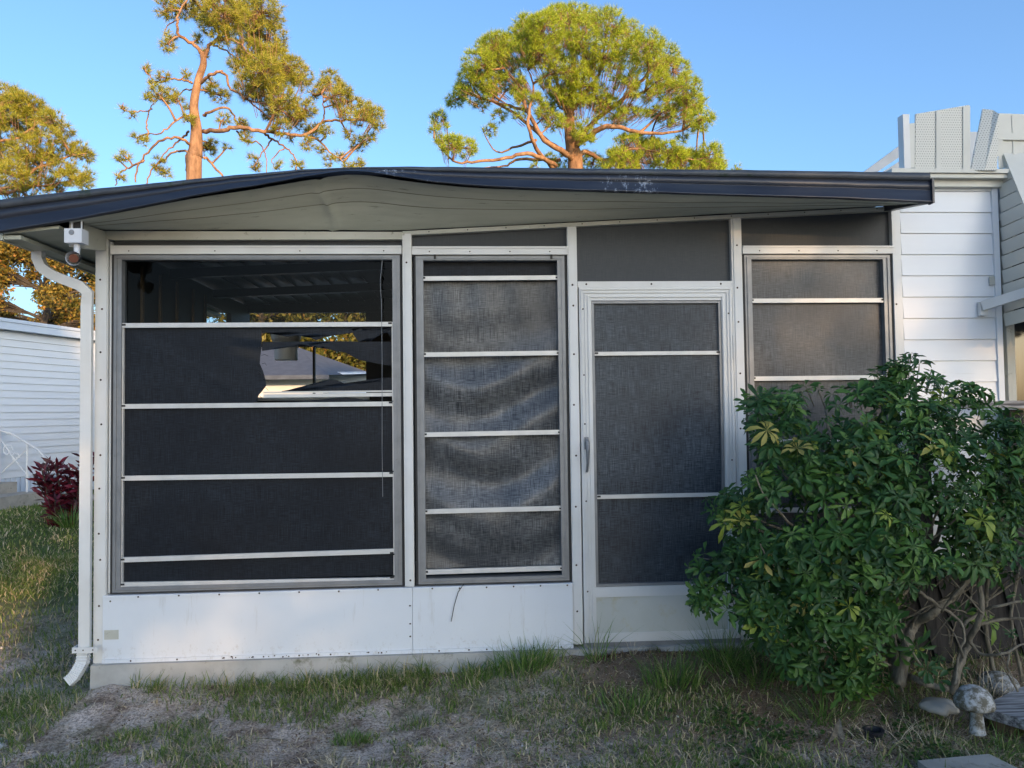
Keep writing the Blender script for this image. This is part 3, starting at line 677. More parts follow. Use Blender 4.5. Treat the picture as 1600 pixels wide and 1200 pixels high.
# pale drum hanging inside
dr = empty('hanging_drum', (-1.55, 1.6, 2.0), label='pale ribbed drum shape seen inside the porch through the torn screen', cat='lamp')
dc = P(447, 540, 1.9)
b = MB(); b.lathe((dc.x, 1.9, dc.z), [(.085, -.12), (.092, -.115), (.090, -.02), (.094, -.015), (.094, .0)], 28); part(b, 'drum', M['white_plain'], dr, smooth=False)
b = MB(); b.lathe((dc.x, 1.9, dc.z), [(.088, .001), (.115, .05), (.12, .10), (.10, .13)], 28); part(b, 'flared_top', M['homegrey'], dr)

# ------------------------------------------------------------ main home on the right
home = empty('white_home', (3.6, 1.5, 0), label='white lap sided home joined to the right end of the porch, roof trim torn', cat='house')
b = MB(); zt_ = 2.86
def lap(b, x0, x1, y, z0, z1, zref, stp=.1275, d=.010):
    k0 = math.floor((z0 - zref) / stp); z = zref + k0 * stp
    while z < z1:
        a, c = max(z, z0), min(z + stp, z1)
        if c - a > .004:
            b.hexa([(x0, y - d, a + .001), (x1, y - d, a + .001), (x1, y + .05, a + .001), (x0, y + .05, a + .001), (x0, y - .0015, c), (x1, y - .0015, c), (x1, y + .05, c), (x0, y + .05, c)])
        z += stp
lap(b, 2.602, 3.170, .03, -.05, zt_ + .02, P(1480, 463).z)
part(b, 'wall', M['siding'], home)
b = MB(); b.box(3.1705, 3.206, .012, .09, -.05, 2.88); b.box(3.206, 3.30, .06, .1, -.05, 1.30); part(b, 'corner_trim', M['siding'], home)
b = MB(); lap(b, 3.26, 5.4, .06, -.05, 1.30, 1.0); lap(b, 3.26, 5.4, .06, 2.62, 2.9, 1.0); b.box(4.6, 5.4, .04, .1, 1.30, 2.62); b.box(2.61, 5.4, .1, 3.2, -.05, 2.86); part(b, 'wall', M['siding'], home)
b = MB(); b.box(3.235, 3.285, .02, .09, 1.31, 2.61); b.box(3.2855, 4.55, .02, .09, 1.31, 1.35); b.box(3.2855, 4.55, .02, .09, 2.57, 2.61); b.box(4.55, 4.595, .02, .09, 1.31, 2.61)
wn = part(b, 'window', M['cream'], home)
b = MB(); b.box(3.286, 4.549, .06, .08, 1.351, 2.569); part(b, 'pane', M['glassdark'], wn)
# eave
b = MB(); ea = P(1425, 264, -.05); z0 = 2.885
b.box(2.545, 3.32, -.060, .04, z0 - .045, z0 - .022)
b.box(2.50, 3.33, -.075, .03, z0 - .020, z0 + .004)
b.box(2.60, 3.30, -.018, .025, z0 - .085, z0 - .046)
eave = part(b, 'eave', M['vinyl'], home)
b = MB(); p0 = P(1411, 262, -.06); p1 = P(1420, 180, -.06); b.box(p0.x, P(1421, 262, -.06).x, -.075, -.02, z0 + .0045, p1.z)
b.box(P(1409, 200, -.05).x, p0.x - .0005, -.05, -.03, P(1410, 258, -.05).z, P(1410, 200, -.05).z)
part(b, 'corner_board', M['white'], home)
def quadpanel(corners, mats, name, Yf=-.06, Yb=.0, lab=None):
    b = MB(); bl, br, tr, tl = [P(x, y, Yf) for x, y in corners]
    o = Vector((0, .012, 0))
    b.hexa([bl, br, br + o, bl + o, tl, tr, tr + o, tl + o]); k = part(b, name, mats, home)
    if lab: k['label'] = lab
    return k
sp = quadpanel([(1430, 267), (1515, 266), (1514, 164), (1431, 178)], [M['perf']], 'soffit_panel', -.062, lab='perforated soffit panel standing upright on the eave')
b = MB()
for px0, px1 in ((1463, 1470), (1505, 1516)):
    bl, br, tr, tl = P(px0, 266, -.068), P(px1, 265, -.068), P(px1, 165.0 if px1 > 1500 else 172.5, -.068), P(px0, 166.5 if px1 > 1500 else 173.5, -.068); o = Vector((0, .005, 0))
    b.hexa([bl, br, br + o, bl + o, tl, tr, tr + o, tl + o])
part(b, 'rib', M['vinyl'], sp)
b = MB(); bl, br, tr, tl = P(1421.5, 262, -.066), P(1429.5, 262, -.066), P(1429.5, 192, -.066), P(1421.5, 193, -.066); o = Vector((0, .01, 0)); b.hexa([bl, br, br + o, bl + o, tl, tr, tr + o, tl + o]); part(b, 'edge_strip', M['vinyl'], home)
# leaning second panel: folded sheet
b = MB(); q0, q1, q2, q3, q4, q5 = P(1517, 266, -.07), P(1536, 170, -.03), P(1552, 172, -.05), P(1561, 178, -.08), P(1558, 266, -.09), P(1538, 266, -.09)
o = Vector((0, .01, 0))
b.hexa([q0, q5, q5 + o, q0 + o, q1, q2, q2 + o, q1 + o]); b.hexa([q5, q4, q4 + o, q5 + o, q2, q3, q3 + o, q2 + o])
part(b, 'soffit_panel', M['perf'], home, label='second perforated soffit panel, leaning and folded')
b = MB(); b.hexa([P(1560, 262, -.03), P(1640, 262, -.03), P(1640, 262, .01), P(1560, 262, .01), P(1560, 177, -.03), P(1640, 180, -.03), P(1640, 180, .01), P(1560, 177, .01)])
b.box(P(1582, 200, -.035).x, P(1585, 200, -.035).x, -.034, -.0305, 2.9, P(1583, 181, -.03).z)
part(b, 'fascia', M['vinyl'], home)
# roof behind
b = MB(); Yr = .9
def slab4(b, pts, Y, th=.04):
    v = [P(x, y, Y) for x, y in pts]; o = Vector((0, th, 0)); b.hexa([v[0], v[1], v[1] + o, v[0] + o, v[3], v[2], v[2] + o, v[3] + o])
slab4(b, [(1345, 272), (1372, 268), (1425, 232), (1420, 217)], Yr)
slab4(b, [(1380, 268), (1415, 268), (1440, 236), (1428, 238)], Yr + .05)
part(b, 'roof', M['homegrey'], home)
b = MB(); slab4(b, [(1512, 262), (1540, 262), (1540, 206), (1512, 206)], .7); part(b, 'vent_stack', M['homegrey'], home)

# awning
aw = empty('window_awning', (3.8, -.1, 2.5), label='white slatted metal awning at the right edge, over the home\'s window', cat='awning')
AX0, AX1 = 3.215, 4.7; pt, pb, pw = (.005, 3.07), (-.46, 1.99), (.005, 1.955)
b = MB()
def side(x):
    n = 13
    for k in range(n):
        a, c = k / n, (k + 1) / n - .012
        def at(t_): return (pt[0] + (pb[0] - pt[0]) * t_, pt[1] + (pb[1] - pt[1]) * t_)
        (ya, za), (yc, zc) = at(a), at(c)
        wa, wc = pt[1] + (pw[1] - pt[1]) * a + .0, pt[1] + (pw[1] - pt[1]) * c
        b.add([(x - .006, ya, za), (x + .004, yc, zc), (x + .004, .008, wc), (x - .006, .008, wa)], [(0, 1, 2, 3)])
        b.add([(x + .004, yc, zc), (x + .006, yc, zc - .004), (x + .006, .008, wc - .004), (x + .004, .008, wc)], [(0, 1, 2, 3)])
side(AX0); part(b, 'side_panel', M['vinyl'], aw)
b = MB(); side(AX1); part(b, 'side_panel', M['vinyl'], aw)
b = MB()
n = 9
for k in range(n):
    xa, xb = AX0 + .004 + (AX1 - AX0 - .01) * k / n, AX0 + .004 + (AX1 - AX0 - .01) * (k + .93) / n
    dz = .012 if k % 2 else 0
    b.hexa([(xa, pb[0] - dz, pb[1]), (xb, pb[0] - dz, pb[1]), (xb, pb[0] + .01 - dz, pb[1] - .004), (xa, pb[0] + .01 - dz, pb[1] - .004), (xa, pt[0] - dz, pt[1] + .01), (xb, pt[0] - dz, pt[1] + .01), (xb, pt[0] + .008 - dz, pt[1]), (xa, pt[0] + .008 - dz, pt[1])])
# scalloped valance
for k in range(16):
    xa = AX0 + (AX1 - AX0) * k / 16; w = (AX1 - AX0) / 16
    b.prism([(xa, pb[1] - .005), (xa + w * .98, pb[1] - .005), (xa + w * .85, pb[1] - .03), (xa + w * .5, pb[1] - .042), (xa + w * .15, pb[1] - .03)], pb[0] - .004, pb[0] - .001)
part(b, 'canopy', M['vinyl'], aw)
b = MB(); b.box(3.15, AX1, -.045, .0, 3.075, 3.115); b.hexa([(3.155, -.04, 2.96), (3.20, -.04, 2.99), (3.20, 0, 2.99), (3.155, 0, 2.96), (3.15, -.045, 3.074), (3.21, -.045, 3.074), (3.21, 0, 3.074), (3.15, 0, 3.074)]); part(b, 'top_rail', M['vinyl'], aw)
b = MB(); b.beam((3.07, -.012, 2.085), (3.21, -.20, 2.14), .03, .055); b.box(3.055, 3.10, -.012, .014, 2.03, 2.11)
b.screw(3.19, 2.15, -.225, .01); part(b, 'support_arm', [M['white'], M['screw']], aw)
b = MB(); b.box(3.135, 3.165, .008, .016, 2.215, 2.265); b.build('old_anchor_mark', M['cream'], home)

# ------------------------------------------------------------ neighbour on the left
nb = empty('neighbour_home', (-8.3, 9.2, 0), label='long white sided neighbouring home with a flat eave beyond the left lawn', cat='house')
A = Vector((-8.55, 8.2, 0)); Bv = Vector((-7.0, 14.6, 0)); dv = (Bv - A).normalized(); nv = Vector((dv.y, -dv.x, 0))
def onw(s_, o_, z): return A + dv * s_ + nv * o_ + Vector((0, 0, z))
LW = (Bv - A).length; b = MB(); z = .42
while z < 3.05:
    c = min(z + .13, 3.05)
    b.hexa([onw(0, .02, z), onw(LW, .02, z), onw(LW, -.1, z), onw(0, -.1, z), onw(0, .002, c), onw(LW, .002, c), onw(LW, -.1, c), onw(0, -.1, c)]); z += .1305
b.hexa([onw(-4, -5, 0), onw(LW, -5, 0), onw(LW, -.101, 0), onw(-4, -.101, 0), onw(-4, -5, 3.04), onw(LW, -5, 3.04), onw(LW, -.101, 3.04), onw(-4, -.101, 3.04)])
part(b, 'wall', M['siding'], nb)
b = MB(); b.hexa([onw(-4, -.1, 3.055), onw(LW + .3, -.1, 3.055), onw(LW + .3, .16, 3.055), onw(-4, .16, 3.055), onw(-4, -.1, 3.21), onw(LW + .3, -.1, 3.21), onw(LW + .3, .16, 3.21), onw(-4, .16, 3.21)][0:0] or
    [onw(-4, .16, 3.06), onw(LW + .3, .16, 3.06), onw(LW + .3, -5.2, 3.06), onw(-4, -5.2, 3.06), onw(-4, .16, 3.20), onw(LW + .3, .16, 3.20), onw(LW + .3, -5.2, 3.24), onw(-4, -5.2, 3.24)])
b.hexa([onw(-4, .18, 3.19), onw(LW + .3, .18, 3.19), onw(LW + .3, .161, 3.19), onw(-4, .161, 3.19), onw(-4, .18, 3.25), onw(LW + .3, .18, 3.25), onw(LW + .3, .161, 3.25), onw(-4, .161, 3.25)])
part(b, 'roof', M['siding_blue'], nb)
b = MB()
for k in range(60):
    s_ = k * .11; b.hexa([onw(s_, .012, 0), onw(s_ + .085, .012, 0), onw(s_ + .085, -.05, 0), onw(s_, -.05, 0), onw(s_, .012, .415), onw(s_ + .085, .012, .415), onw(s_ + .085, -.05, .415), onw(s_, -.05, .415)])
part(b, 'skirting', M['siding_blue'], nb)
b = MB(); sD = 1.12
b.hexa([onw(sD - .1, .03, .42), onw(sD, .03, .42), onw(sD, -.02, .42), onw(sD - .1, -.02, .42), onw(sD - .1, .03, 2.75), onw(sD, .03, 2.75), onw(sD, -.02, 2.75), onw(sD - .1, -.02, 2.75)])
b.hexa([onw(sD - 1.05, .025, .42), onw(sD - .101, .025, .42), onw(sD - .101, -.02, .42), onw(sD - 1.05, -.02, .42), onw(sD - 1.05, .025, 2.65), onw(sD - .101, .025, 2.65), onw(sD - .101, -.02, 2.65), onw(sD - 1.05, -.02, 2.65)])
dn = part(b, 'door', M['white_plain'], nb)
b = MB(); q = onw(sD - .17, .06, 1.45); b.lathe(q, [(.0, -.03), (.03, -.02), (.035, 0), (.03, .02), (0, .03)], 10); part(b, 'knob', M['alu'], dn)
# steps
b = MB()
def wb(b, s0, s1, o0, o1, z0, z1): b.hexa([onw(s0, o0, z0), onw(s1, o0, z0), onw(s1, o1, z0), onw(s0, o1, z0), onw(s0, o0, z1), onw(s1, o0, z1), onw(s1, o1, z1), onw(s0, o1, z1)][::1])
wb(b, -.2, 1.35, .42, .03, -.05, .38); wb(b, -.2, 1.45, .85, .421, -.05, .2)
b.build('entry_steps', M['concrete'], label='low concrete steps below the neighbouring home\'s door', cat='steps')
# railing with scrolls
rl = empty('stair_railing', tuple(onw(1.3, .4, 0)), label='white wrought metal stair railing with scrolls by the neighbouring home\'s steps', cat='railing')
b = MB(); sR = 1.35
b.tube([onw(sR, .06, .3), onw(sR, .06, 1.28)], .022, 6); b.tube([onw(sR, .62, .0), onw(sR, .62, 1.05)], .018, 6); part(b, 'upright', M['white_plain'], rl)
b = MB(); b.tube([onw(sR, .04, 1.28), onw(sR, .3, 1.22), onw(sR, .62, 1.05), onw(sR, .85, .92), onw(sR, .98, .78), onw(sR, .95, .64), onw(sR, .84, .62)], .017, 6); part(b, 'handrail', M['white_plain'], rl)
b = MB()
for c0_, c1_, r_ in ((.22, .92, .13), (.38, .8, .1)):
    b.tube([onw(sR, c0_ + r_ * (1 - .1 * k) * math.cos(k * .9), c1_ + r_ * (1 - .1 * k) * math.sin(k * .9)) for k in range(9)], .009, 5)
b.tube([onw(sR, .06, 1.15), onw(sR, .3, .85), onw(sR, .62, .5)], .009, 5); b.tube([onw(sR, .06, .5), onw(sR, .62, .95)], .009, 5); part(b, 'scroll', M['white_plain'], rl)
# concrete slab and white stones by the steps
b = MB(); b.lathe(tuple(onw(1.9, .9, -.02)), [(.55, 0), (.56, .05), (.5, .07)], 14, wob=.25); b.build('paving_slab', M['concrete'], label='pale rounded concrete slab at the foot of the neighbour\'s steps', cat='slab')

# ------------------------------------------------------------ house behind, seen through the porch
hb = empty('rear_house', (-4.5, 9, 0), label='low pale house with a dark roof seen through the torn window', cat='house')
b = MB(); b.box(-4.9, -2.5, 9, 13, 0, 2.2); b.box(-3.5, -3.47, 8.985, 8.999, .1, 2.2); part(b, 'wall', M['white_plain'], hb)
b = MB(); lap(b, -2.49, -1.75, 9.6, 0, 2.25, 0, .16, .02); part(b, 'wing_wall', M['siding_blue'], hb)
b = MB(); b.add([(-5.1, 8.6, 2.15), (-2.3, 8.6, 2.15), (-3.4, 11, 2.85), (-5.1, 11, 2.85), (-5.1, 8.6, 2.08), (-2.3, 8.6, 2.08), (-1.6, 9.3, 2.2), (-1.6, 13, 2.2)], [(0, 1, 2, 3), (4, 5, 1, 0), (1, 6, 7, 2)])
part(b, 'roof', M['bluegrey_roof'], hb)

# ------------------------------------------------------------ trees
def tuft_template(n=26, L=.26, w=.013, r=None, spread=(15, 95)):
    r = r or random.Random(3); V = []; Fc = []
    for k in range(n):
        th = R(r.uniform(*spread)); ph = r.uniform(0, 2 * math.pi); l = L * r.uniform(.7, 1.1)
        d = Vector((math.sin(th) * math.cos(ph), math.sin(th) * math.sin(ph), math.cos(th)))
        s_ = d.cross(Vector((r.uniform(-1, 1), r.uniform(-1, 1), r.uniform(-1, 1)))).normalized() * w / 2
        o = Vector((0, 0, -L * .3 * r.random())); i = len(V)
        V += [tuple(o - s_), tuple(o + s_), tuple(o + d * l)]; Fc.append((i, i + 1, i + 2))
    return np.array(V), np.array(Fc)
TUFTS = [tuft_template(r=random.Random(k)) for k in range(4)]
def bez(pts, n=5):
    """catmull-rom through the points"""
    pts = [Vector(p_) for p_ in pts]; out = []
    for i in range(len(pts) - 1):
        p0, p1, p2, p3 = pts[max(i - 1, 0)], pts[i], pts[i + 1], pts[min(i + 2, len(pts) - 1)]
        for k in range(n):
            t_ = k / n; out.append(.5 * ((2 * p1) + (p2 - p0) * t_ + (2 * p0 - 5 * p1 + 4 * p2 - p3) * t_ ** 2 + (3 * p1 - p0 - 3 * p2 + p3) * t_ ** 3))
    out.append(pts[-1]); return out
def limb(b, pts, r0, r1, n=7, seg=5, mi=0, jit=0, rr=rnd):
    q = bez(pts, seg)
    if jit:
        for v in q[1:-1]: v += Vector((rr.uniform(-1, 1), rr.uniform(-1, 1), rr.uniform(-1, 1))) * jit
    m = len(q); b.tube(q, [r0 + (r1 - r0) * (i / (m - 1)) for i in range(m)], n, mi=mi); return q
def inside(poly, x, y):
    c = False; j = len(poly) - 1
    for i in range(len(poly)):
        if (poly[i][1] > y) != (poly[j][1] > y) and x < (poly[j][0] - poly[i][0]) * (y - poly[i][1]) / (poly[j][1] - poly[i][1]) + poly[i][0]: c = not c
        j = i
    return c
def pine(name, Y, trunk, limbs, clumps, ntuft, label, mat=M['needle'], seed=1, bark=M['pinebark'], tuft_scale=1., group=None, depth=1.0, fat=1.15, fill=()):
    rr = random.Random(seed); base = P(trunk[0][0], trunk[0][1], Y)
    e = empty(name, (base.x, Y, 0), label=label, cat='pine tree')
    b = MB(); sk = []
    pts = [Vector((base.x, Y, -.2))] + [P(x, y, Y) for x, y, r_ in trunk]
    q = bez(pts, 6); m = len(q); mpp = (Y + 4.3) / F
    rads = np.interp(np.linspace(0, 1, m), np.linspace(0, 1, len(pts)), [trunk[0][2] * mpp * 1.25] + [r_ * mpp for *_, r_ in trunk])
    b.tube(q, list(rads), 12); sk += q[6:]
    for L_ in limbs:
        pp = [P(x, y, Y + dy * depth) for x, y, dy in L_[2:]]
        sk += limb(b, pp, L_[0] * mpp * .78, L_[1] * mpp * .8, 7, 5, jit=.03, rr=rr)
    tot = sum(c[2] ** 2 for c in clumps); offs = []; dirs = []
    for (cx, cy, r_) in clumps:
        Rm = r_ * mpp; dy = rr.uniform(-1, 1) * depth * min(2.2, 8 * Rm * .5)
        c = P(cx, cy, Y + dy)
        # twig bundle from the skeleton to the clump
        s0 = min(sk, key=lambda v: (v - c).length + .5 * max(0, v.z - c.z))
        mid = s0.lerp(c, .5) + Vector((rr.uniform(-.2, .2), rr.uniform(-.2, .2), rr.uniform(-.15, .25))) * Rm
        tq = limb(b, [s0, mid, c], min(.055, .02 + .02 * (s0 - c).length), .018, 5, 4, rr=rr)
        n = max(4, int(ntuft * r_ ** 2 / tot))
        for k in range(n):
            while True:
                u = Vector((rr.uniform(-1, 1), rr.uniform(-1, 1), rr.uniform(-1, 1)))
                if .15 < u.length < 1: break
            # hug the shell
            u = u.normalized() * (u.length ** .5)
            t = c + Vector((u.x * Rm * fat, u.y * Rm * 1.1, u.z * Rm * .85 * fat))
            if k % 2 == 0:
                st = tq[rr.randrange(len(tq) // 2, len(tq))]
                b.tube([st, st.lerp(t, .55) + Vector((0, 0, -.04)), t], [.011, .008, .005], 3, cap=False)
            offs.append(tuple(t)); d = (t - c).normalized() * .8 + Vector((rr.uniform(-.5, .5), rr.uniform(-.5, .5), .7)); dirs.append(tuple(d))
    for poly, cnt in fill:
        xs_ = [q_[0] for q_ in poly]; ys_ = [q_[1] for q_ in poly]; cx = sum(xs_) / len(xs_); cy = max(ys_); done = 0
        while done < cnt:
            x, y = rr.uniform(min(xs_), max(xs_)), rr.uniform(min(ys_), max(ys_))
            if not inside(poly, x, y) or mnoise.noise(Vector((x * .045, y * .06, seed))) < .02: continue
            done += 1; t = P(x, y, Y + rr.uniform(-1.6, 1.6) * depth); offs.append(tuple(t)); d = Vector(((x - cx) * .012, rr.uniform(-.6, .3), .55 + rr.uniform(-.3, .5))); dirs.append(tuple(d))
            q_ = (Vector((P(cx, cy, Y).x, Y, P(cx, cy + 60, Y).z)) - t).normalized(); b.tube([t + q_ * rr.uniform(.25, .8), t + q_ * .2 + Vector((0, 0, -.05)), t], [.011, .008, .004], 3, cap=False)
    part(b, 'trunk', bark, e, smooth=True)
    offs = np.array(offs); dirs = np.array(dirs); Vs = []; Fs = []; nb_ = 0
    for ti, (TV, TF) in enumerate(TUFTS):
        sel = np.arange(len(offs)) % len(TUFTS) == ti
        mts = frames(dirs[sel], rng.uniform(0, 6.28, sel.sum())) * (rng.uniform(.75, 1.2, sel.sum()) * tuft_scale)[:, None, None]
        v, f = scatter(TV, TF, mts, offs[sel]); Vs.append(v); Fs.append(f + nb_); nb_ += len(v)
    np_mesh('crown', np.concatenate(Vs), np.concatenate(Fs), mat, e)
    return e

# centre pine: big round crown
def cz(l): return [(650 + x / 3.2, y / 3.2, r / 3.2 * 1.0) for x, y, r in l]
cl = cz([(740,95,80),(640,140,80),(850,105,80),(960,120,80),(1060,170,80),(1150,230,80),(1230,290,80),(1300,360,75),(1350,440,70),(1390,520,60),(1430,600,55),(1380,620,40),
  (560,190,80),(470,240,90),(520,170,60),(400,230,70),(590,110,40),(560,130,60),(700,70,50),(790,60,45),(380,260,80),(310,320,75),(270,400,65),(230,460,50),(360,400,70),(440,330,70),(640,260,80),(560,290,60),(740,230,70),(830,190,70),(700,320,60),(780,360,70),
  (830,420,80),(900,480,75),(960,540,65),(760,470,60),(700,500,55),(650,570,50),(690,610,45),(830,650,50),(850,690,40),(950,270,60),(1040,260,60),(1130,320,55),(1210,400,50),(1260,470,55),(1310,540,60),(1250,600,40),(1180,560,35),(1060,560,45),(1020,600,40),
  (190,500,45),(110,590,38),(90,640,28),(180,720,50),(250,740,50),(130,700,30),(330,520,40),(370,650,35),(420,580,35),(540,500,45),(610,500,40),(480,420,50),
  (1080,710,60),(1170,750,70),(1270,770,70),(1350,800,60),(1010,770,45),(1060,800,50),(1470,770,60),(1430,810,50),(1520,820,35),(1400,790,40),(760,815,62),(880,820,60),(830,770,30),(670,790,28),(600,830,25),(940,820,30),(1330,690,30),(1200,820,50),(900,300,40),(1000,360,30),(1160,480,35)])
def cl_(r0, r1, *pts): return (r0, r1) + tuple((650 + x / 3.2, y / 3.2, d) for x, y, d in pts)
pine('pine_tree', 26, [(650 + 800 / 3.2, 285, 12), (650 + 785 / 3.2, 240, 11), (650 + 770 / 3.2, 205, 9), (650 + 770 / 3.2, 170, 7), (650 + 790 / 3.2, 120, 5), (650 + 780 / 3.2, 70, 3), (650 + 760 / 3.2, 38, 1.5)],
     [cl_(7, 1.5, (790, 800, 0), (740, 760, -.5), (640, 700, -1), (560, 560, -1.2), (520, 430, -1), (400, 300, -1)), cl_(5, 1, (690, 840, 0), (600, 740, -1), (560, 600, -1.5), (590, 440, -1), (560, 350, -1)),
      cl_(6, 1, (800, 800, 0), (850, 760, .5), (940, 800, .5), (1060, 740, -.6), (1200, 760, -1), (1400, 800, -1)), cl_(7, 1.2, (790, 740, 0), (880, 670, -.6), (980, 630, -1), (1120, 660, -1), (1300, 660, -1), (1430, 600, 0)),
      cl_(6, 1.5, (800, 700, 0), (900, 600, 1), (1040, 490, .5), (1130, 400, 0), (1200, 330, 0), (1290, 330, 0)), cl_(3, 1, (1040, 490, .5), (1150, 460, -.5), (1260, 430, 0), (1350, 440, 0)),
      cl_(5, 1, (750, 770, 0), (640, 690, .8), (480, 560, 1), (360, 500, 1), (250, 470, 0)), cl_(5, 1, (700, 830, 0), (580, 770, -1), (450, 790, -1), (280, 810, -1), (180, 800, -1), (90, 690, 0)), cl_(4, 1, (720, 800, 0), (520, 800, 1), (440, 830, 1), (300, 840, 1)),
      cl_(4, 1, (770, 640, 0), (700, 400, .5), (620, 300, 0), (600, 160, 0)), cl_(4, 1, (775, 560, 0), (900, 400, -.5), (960, 260, 0), (980, 130, 0)), cl_(3.5, 1, (570, 560, -1.2), (440, 520, -.5), (300, 480, 0), (260, 380, 0)),
      cl_(3, .8, (600, 700, -1), (480, 740, 0), (400, 760, 0), (330, 640, 0)), cl_(3, .8, (1120, 660, -1), (1220, 560, 0), (1300, 450, 0)), cl_(3, .8, (790, 420, 0), (830, 300, 0), (850, 170, 0), (850, 90, 0))],
     cl, 6000, 'big round crowned pine rising behind the middle of the porch roof', seed=4, depth=1.4, fat=1.12, tuft_scale=1.0, fill=[([(712,150),(722,105),(735,88),(765,68),(800,62),(830,48),(838,26),(860,12),(885,9),(915,15),(945,20),(970,38),(1000,60),(1035,66),(1060,94),(1080,124),(1098,152),(1110,178),(1112,200),(1095,205),(1070,190),(1050,200),(1020,180),(990,185),(960,170),(940,150),(900,180),(880,190),(850,190),(830,160),(800,150),(770,150),(740,160),(722,165)], 1900), ([(960,215),(1000,208),(1050,218),(1085,238),(1115,230),(1132,258),(1130,275),(940,275),(945,250)], 900), ([(780,150),(900,150),(1010,150),(1000,185),(900,215),(860,190),(800,185)], 160), ([(676,180),(692,170),(700,200),(740,220),(735,250),(690,240)], 90)])

# left pine: leaning orange trunk, open crown
cl = [(410,22,30),(380,40,30),(350,18,26),(320,15,24),(290,12,18),(260,14,16),(420,60,28),(395,85,24),(380,10,26),(330,40,16),(345,58,14),(425,90,24),(415,110,22),(440,125,20),(400,120,20),(375,95,18),(455,108,20),(470,120,18),(385,140,18),(410,145,20),(440,150,18),(450,170,18),(475,170,16),(425,175,15),(465,190,14),(440,200,13),
      (515,125,16),(505,140,12),(535,145,14),(550,160,13),(570,170,14),(585,178,14),(592,195,9),(560,185,12),(525,160,9),(540,180,10),(560,225,12),(575,215,10),(545,210,8),(488,148,8),(490,205,13),(510,205,10),(480,225,10),(515,250,9),(560,255,8),(545,262,8),(530,245,7),(330,140,10),(345,150,12),(332,130,8),(320,85,7),(310,60,8),(262,70,10),(265,58,8),(225,103,6),(230,112,5),(255,120,9),(245,145,12),(262,148,13),(275,152,9),(230,152,7),(240,130,6),
      (215,215,8),(228,222,7),(195,243,8),(185,250,5),(205,180,6),(195,170,5),(290,118,7),(295,185,9),(250,250,7),(245,262,7),(350,185,9),(375,190,8),(380,200,9),(385,215,9),(355,230,6),(400,262,8),(465,258,9),(435,258,7),(395,245,6),(330,225,10),(325,235,10),(295,170,6),(260,270,8),(190,275,7),(500,235,7),(455,215,7)]
pine('pine_tree', 18, [(303, 285, 11.5), (305, 245, 11), (307, 205, 8.5), (303, 165, 6.5), (310, 125, 5.5), (318, 100, 5), (316, 82, 4)],
     [(4, 1.2, (316, 84, 0), (300, 68, 0), (280, 55, -.3), (277, 35, -.4), (282, 15, 0), (300, -10, 0)), (4, 1.5, (318, 90, 0), (330, 68, 0), (342, 58, .3), (338, 40, 0), (325, 25, 0), (320, -10, 0)), (2.5, .8, (340, 64, 0), (365, 62, -.5), (385, 80, -.6), (410, 100, -.5)),
      (3.5, 1, (312, 130, 0), (328, 118, -.4), (345, 112, -.6), (355, 122, -.5), (358, 136, -.4), (385, 155, -.3), (410, 175, 0), (430, 190, 0)), (4.5, 2, (318, 205, 0), (350, 203, -.6), (375, 198, -.8), (410, 205, -.8), (440, 208, 0), (475, 212, 0), (500, 195, .2), (525, 188, 0), (565, 188, 0)),
      (2.5, 1, (475, 212, 0), (500, 222, 0), (520, 240, 0), (545, 262, 0)), (2.5, 1, (410, 205, -.8), (425, 218, 0), (445, 230, 0), (460, 245, 0), (465, 268, 0)), (2, .8, (500, 195, 0), (506, 180, 0), (505, 160, 0), (503, 145, 0)),
      (3, 1.5, (300, 230, 0), (285, 218, -.5), (262, 216, -.7), (240, 228, -.5), (218, 255, -.2), (212, 285, 0)), (2.5, 1.2, (300, 240, 0), (280, 236, .2), (262, 245, .3), (240, 262, .3), (228, 290, .3)), (2.3, 1, (225, 250, -.3), (205, 262, 0), (190, 268, 0), (180, 290, 0)),
      (2.5, 1, (302, 180, 0), (285, 182, -.3), (268, 195, -.4), (250, 208, -.4), (232, 210, 0)), (1.8, .7, (232, 210, 0), (230, 190, 0), (236, 165, 0), (245, 155, 0)), (2.5, 1, (300, 130, 0), (285, 125, 0), (265, 123, 0), (245, 128, 0), (228, 112, 0)),
      (1.5, .6, (238, 170, 0), (215, 175, 0), (195, 172, 0), (192, 160, 0)), (3, 1.3, (318, 180, 0), (335, 172, -.3), (355, 170, -.3), (365, 182, 0), (375, 200, 0)), (3, 2, (318, 245, 0), (330, 255, .2), (348, 275, .2)), (2, .8, (370, 205, -.6), (385, 222, 0), (405, 222, 0), (415, 245, 0), (415, 275, 0)),
      (2.5, 1, (295, 205, .5), (280, 220, .8), (265, 232, .8), (245, 255, .8)), (2, .8, (310, 140, 0), (290, 140, .5), (275, 150, .6)), (1.5, .6, (280, 30, -.4), (262, 40, 0), (255, 55, 0)), (2, .8, (300, 225, 0), (290, 250, .2), (292, 270, .2)), (2, .8, (385, 155, -.3), (420, 165, 0), (450, 180, 0), (470, 190, 0)),
      (2, .7, (338, 40, 0), (370, 30, 0), (400, 30, 0)), (2, .8, (330, 68, 0), (355, 80, .5), (375, 100, .5), (400, 125, .5)), (1.8, .6, (425, 218, 0), (405, 245, 0), (395, 262, 0)), (1.5, .5, (445, 230, 0), (425, 250, 0), (432, 265, 0))],
     cl, 3500, 'tall leaning pine with a bare orange trunk and open crown, left of centre', seed=9, mat=M['needle_gold'], depth=1.0, tuft_scale=.82, fill=[([(370,8),(405,4),(422,28),(434,60),(438,92),(478,104),(480,130),(468,150),(482,180),(468,200),(440,192),(420,170),(390,150),(370,120),(350,95),(345,60),(355,20)], 170), ([(500,125),(520,115),(553,152),(588,168),(592,188),(570,192),(545,178),(505,150)], 60)])

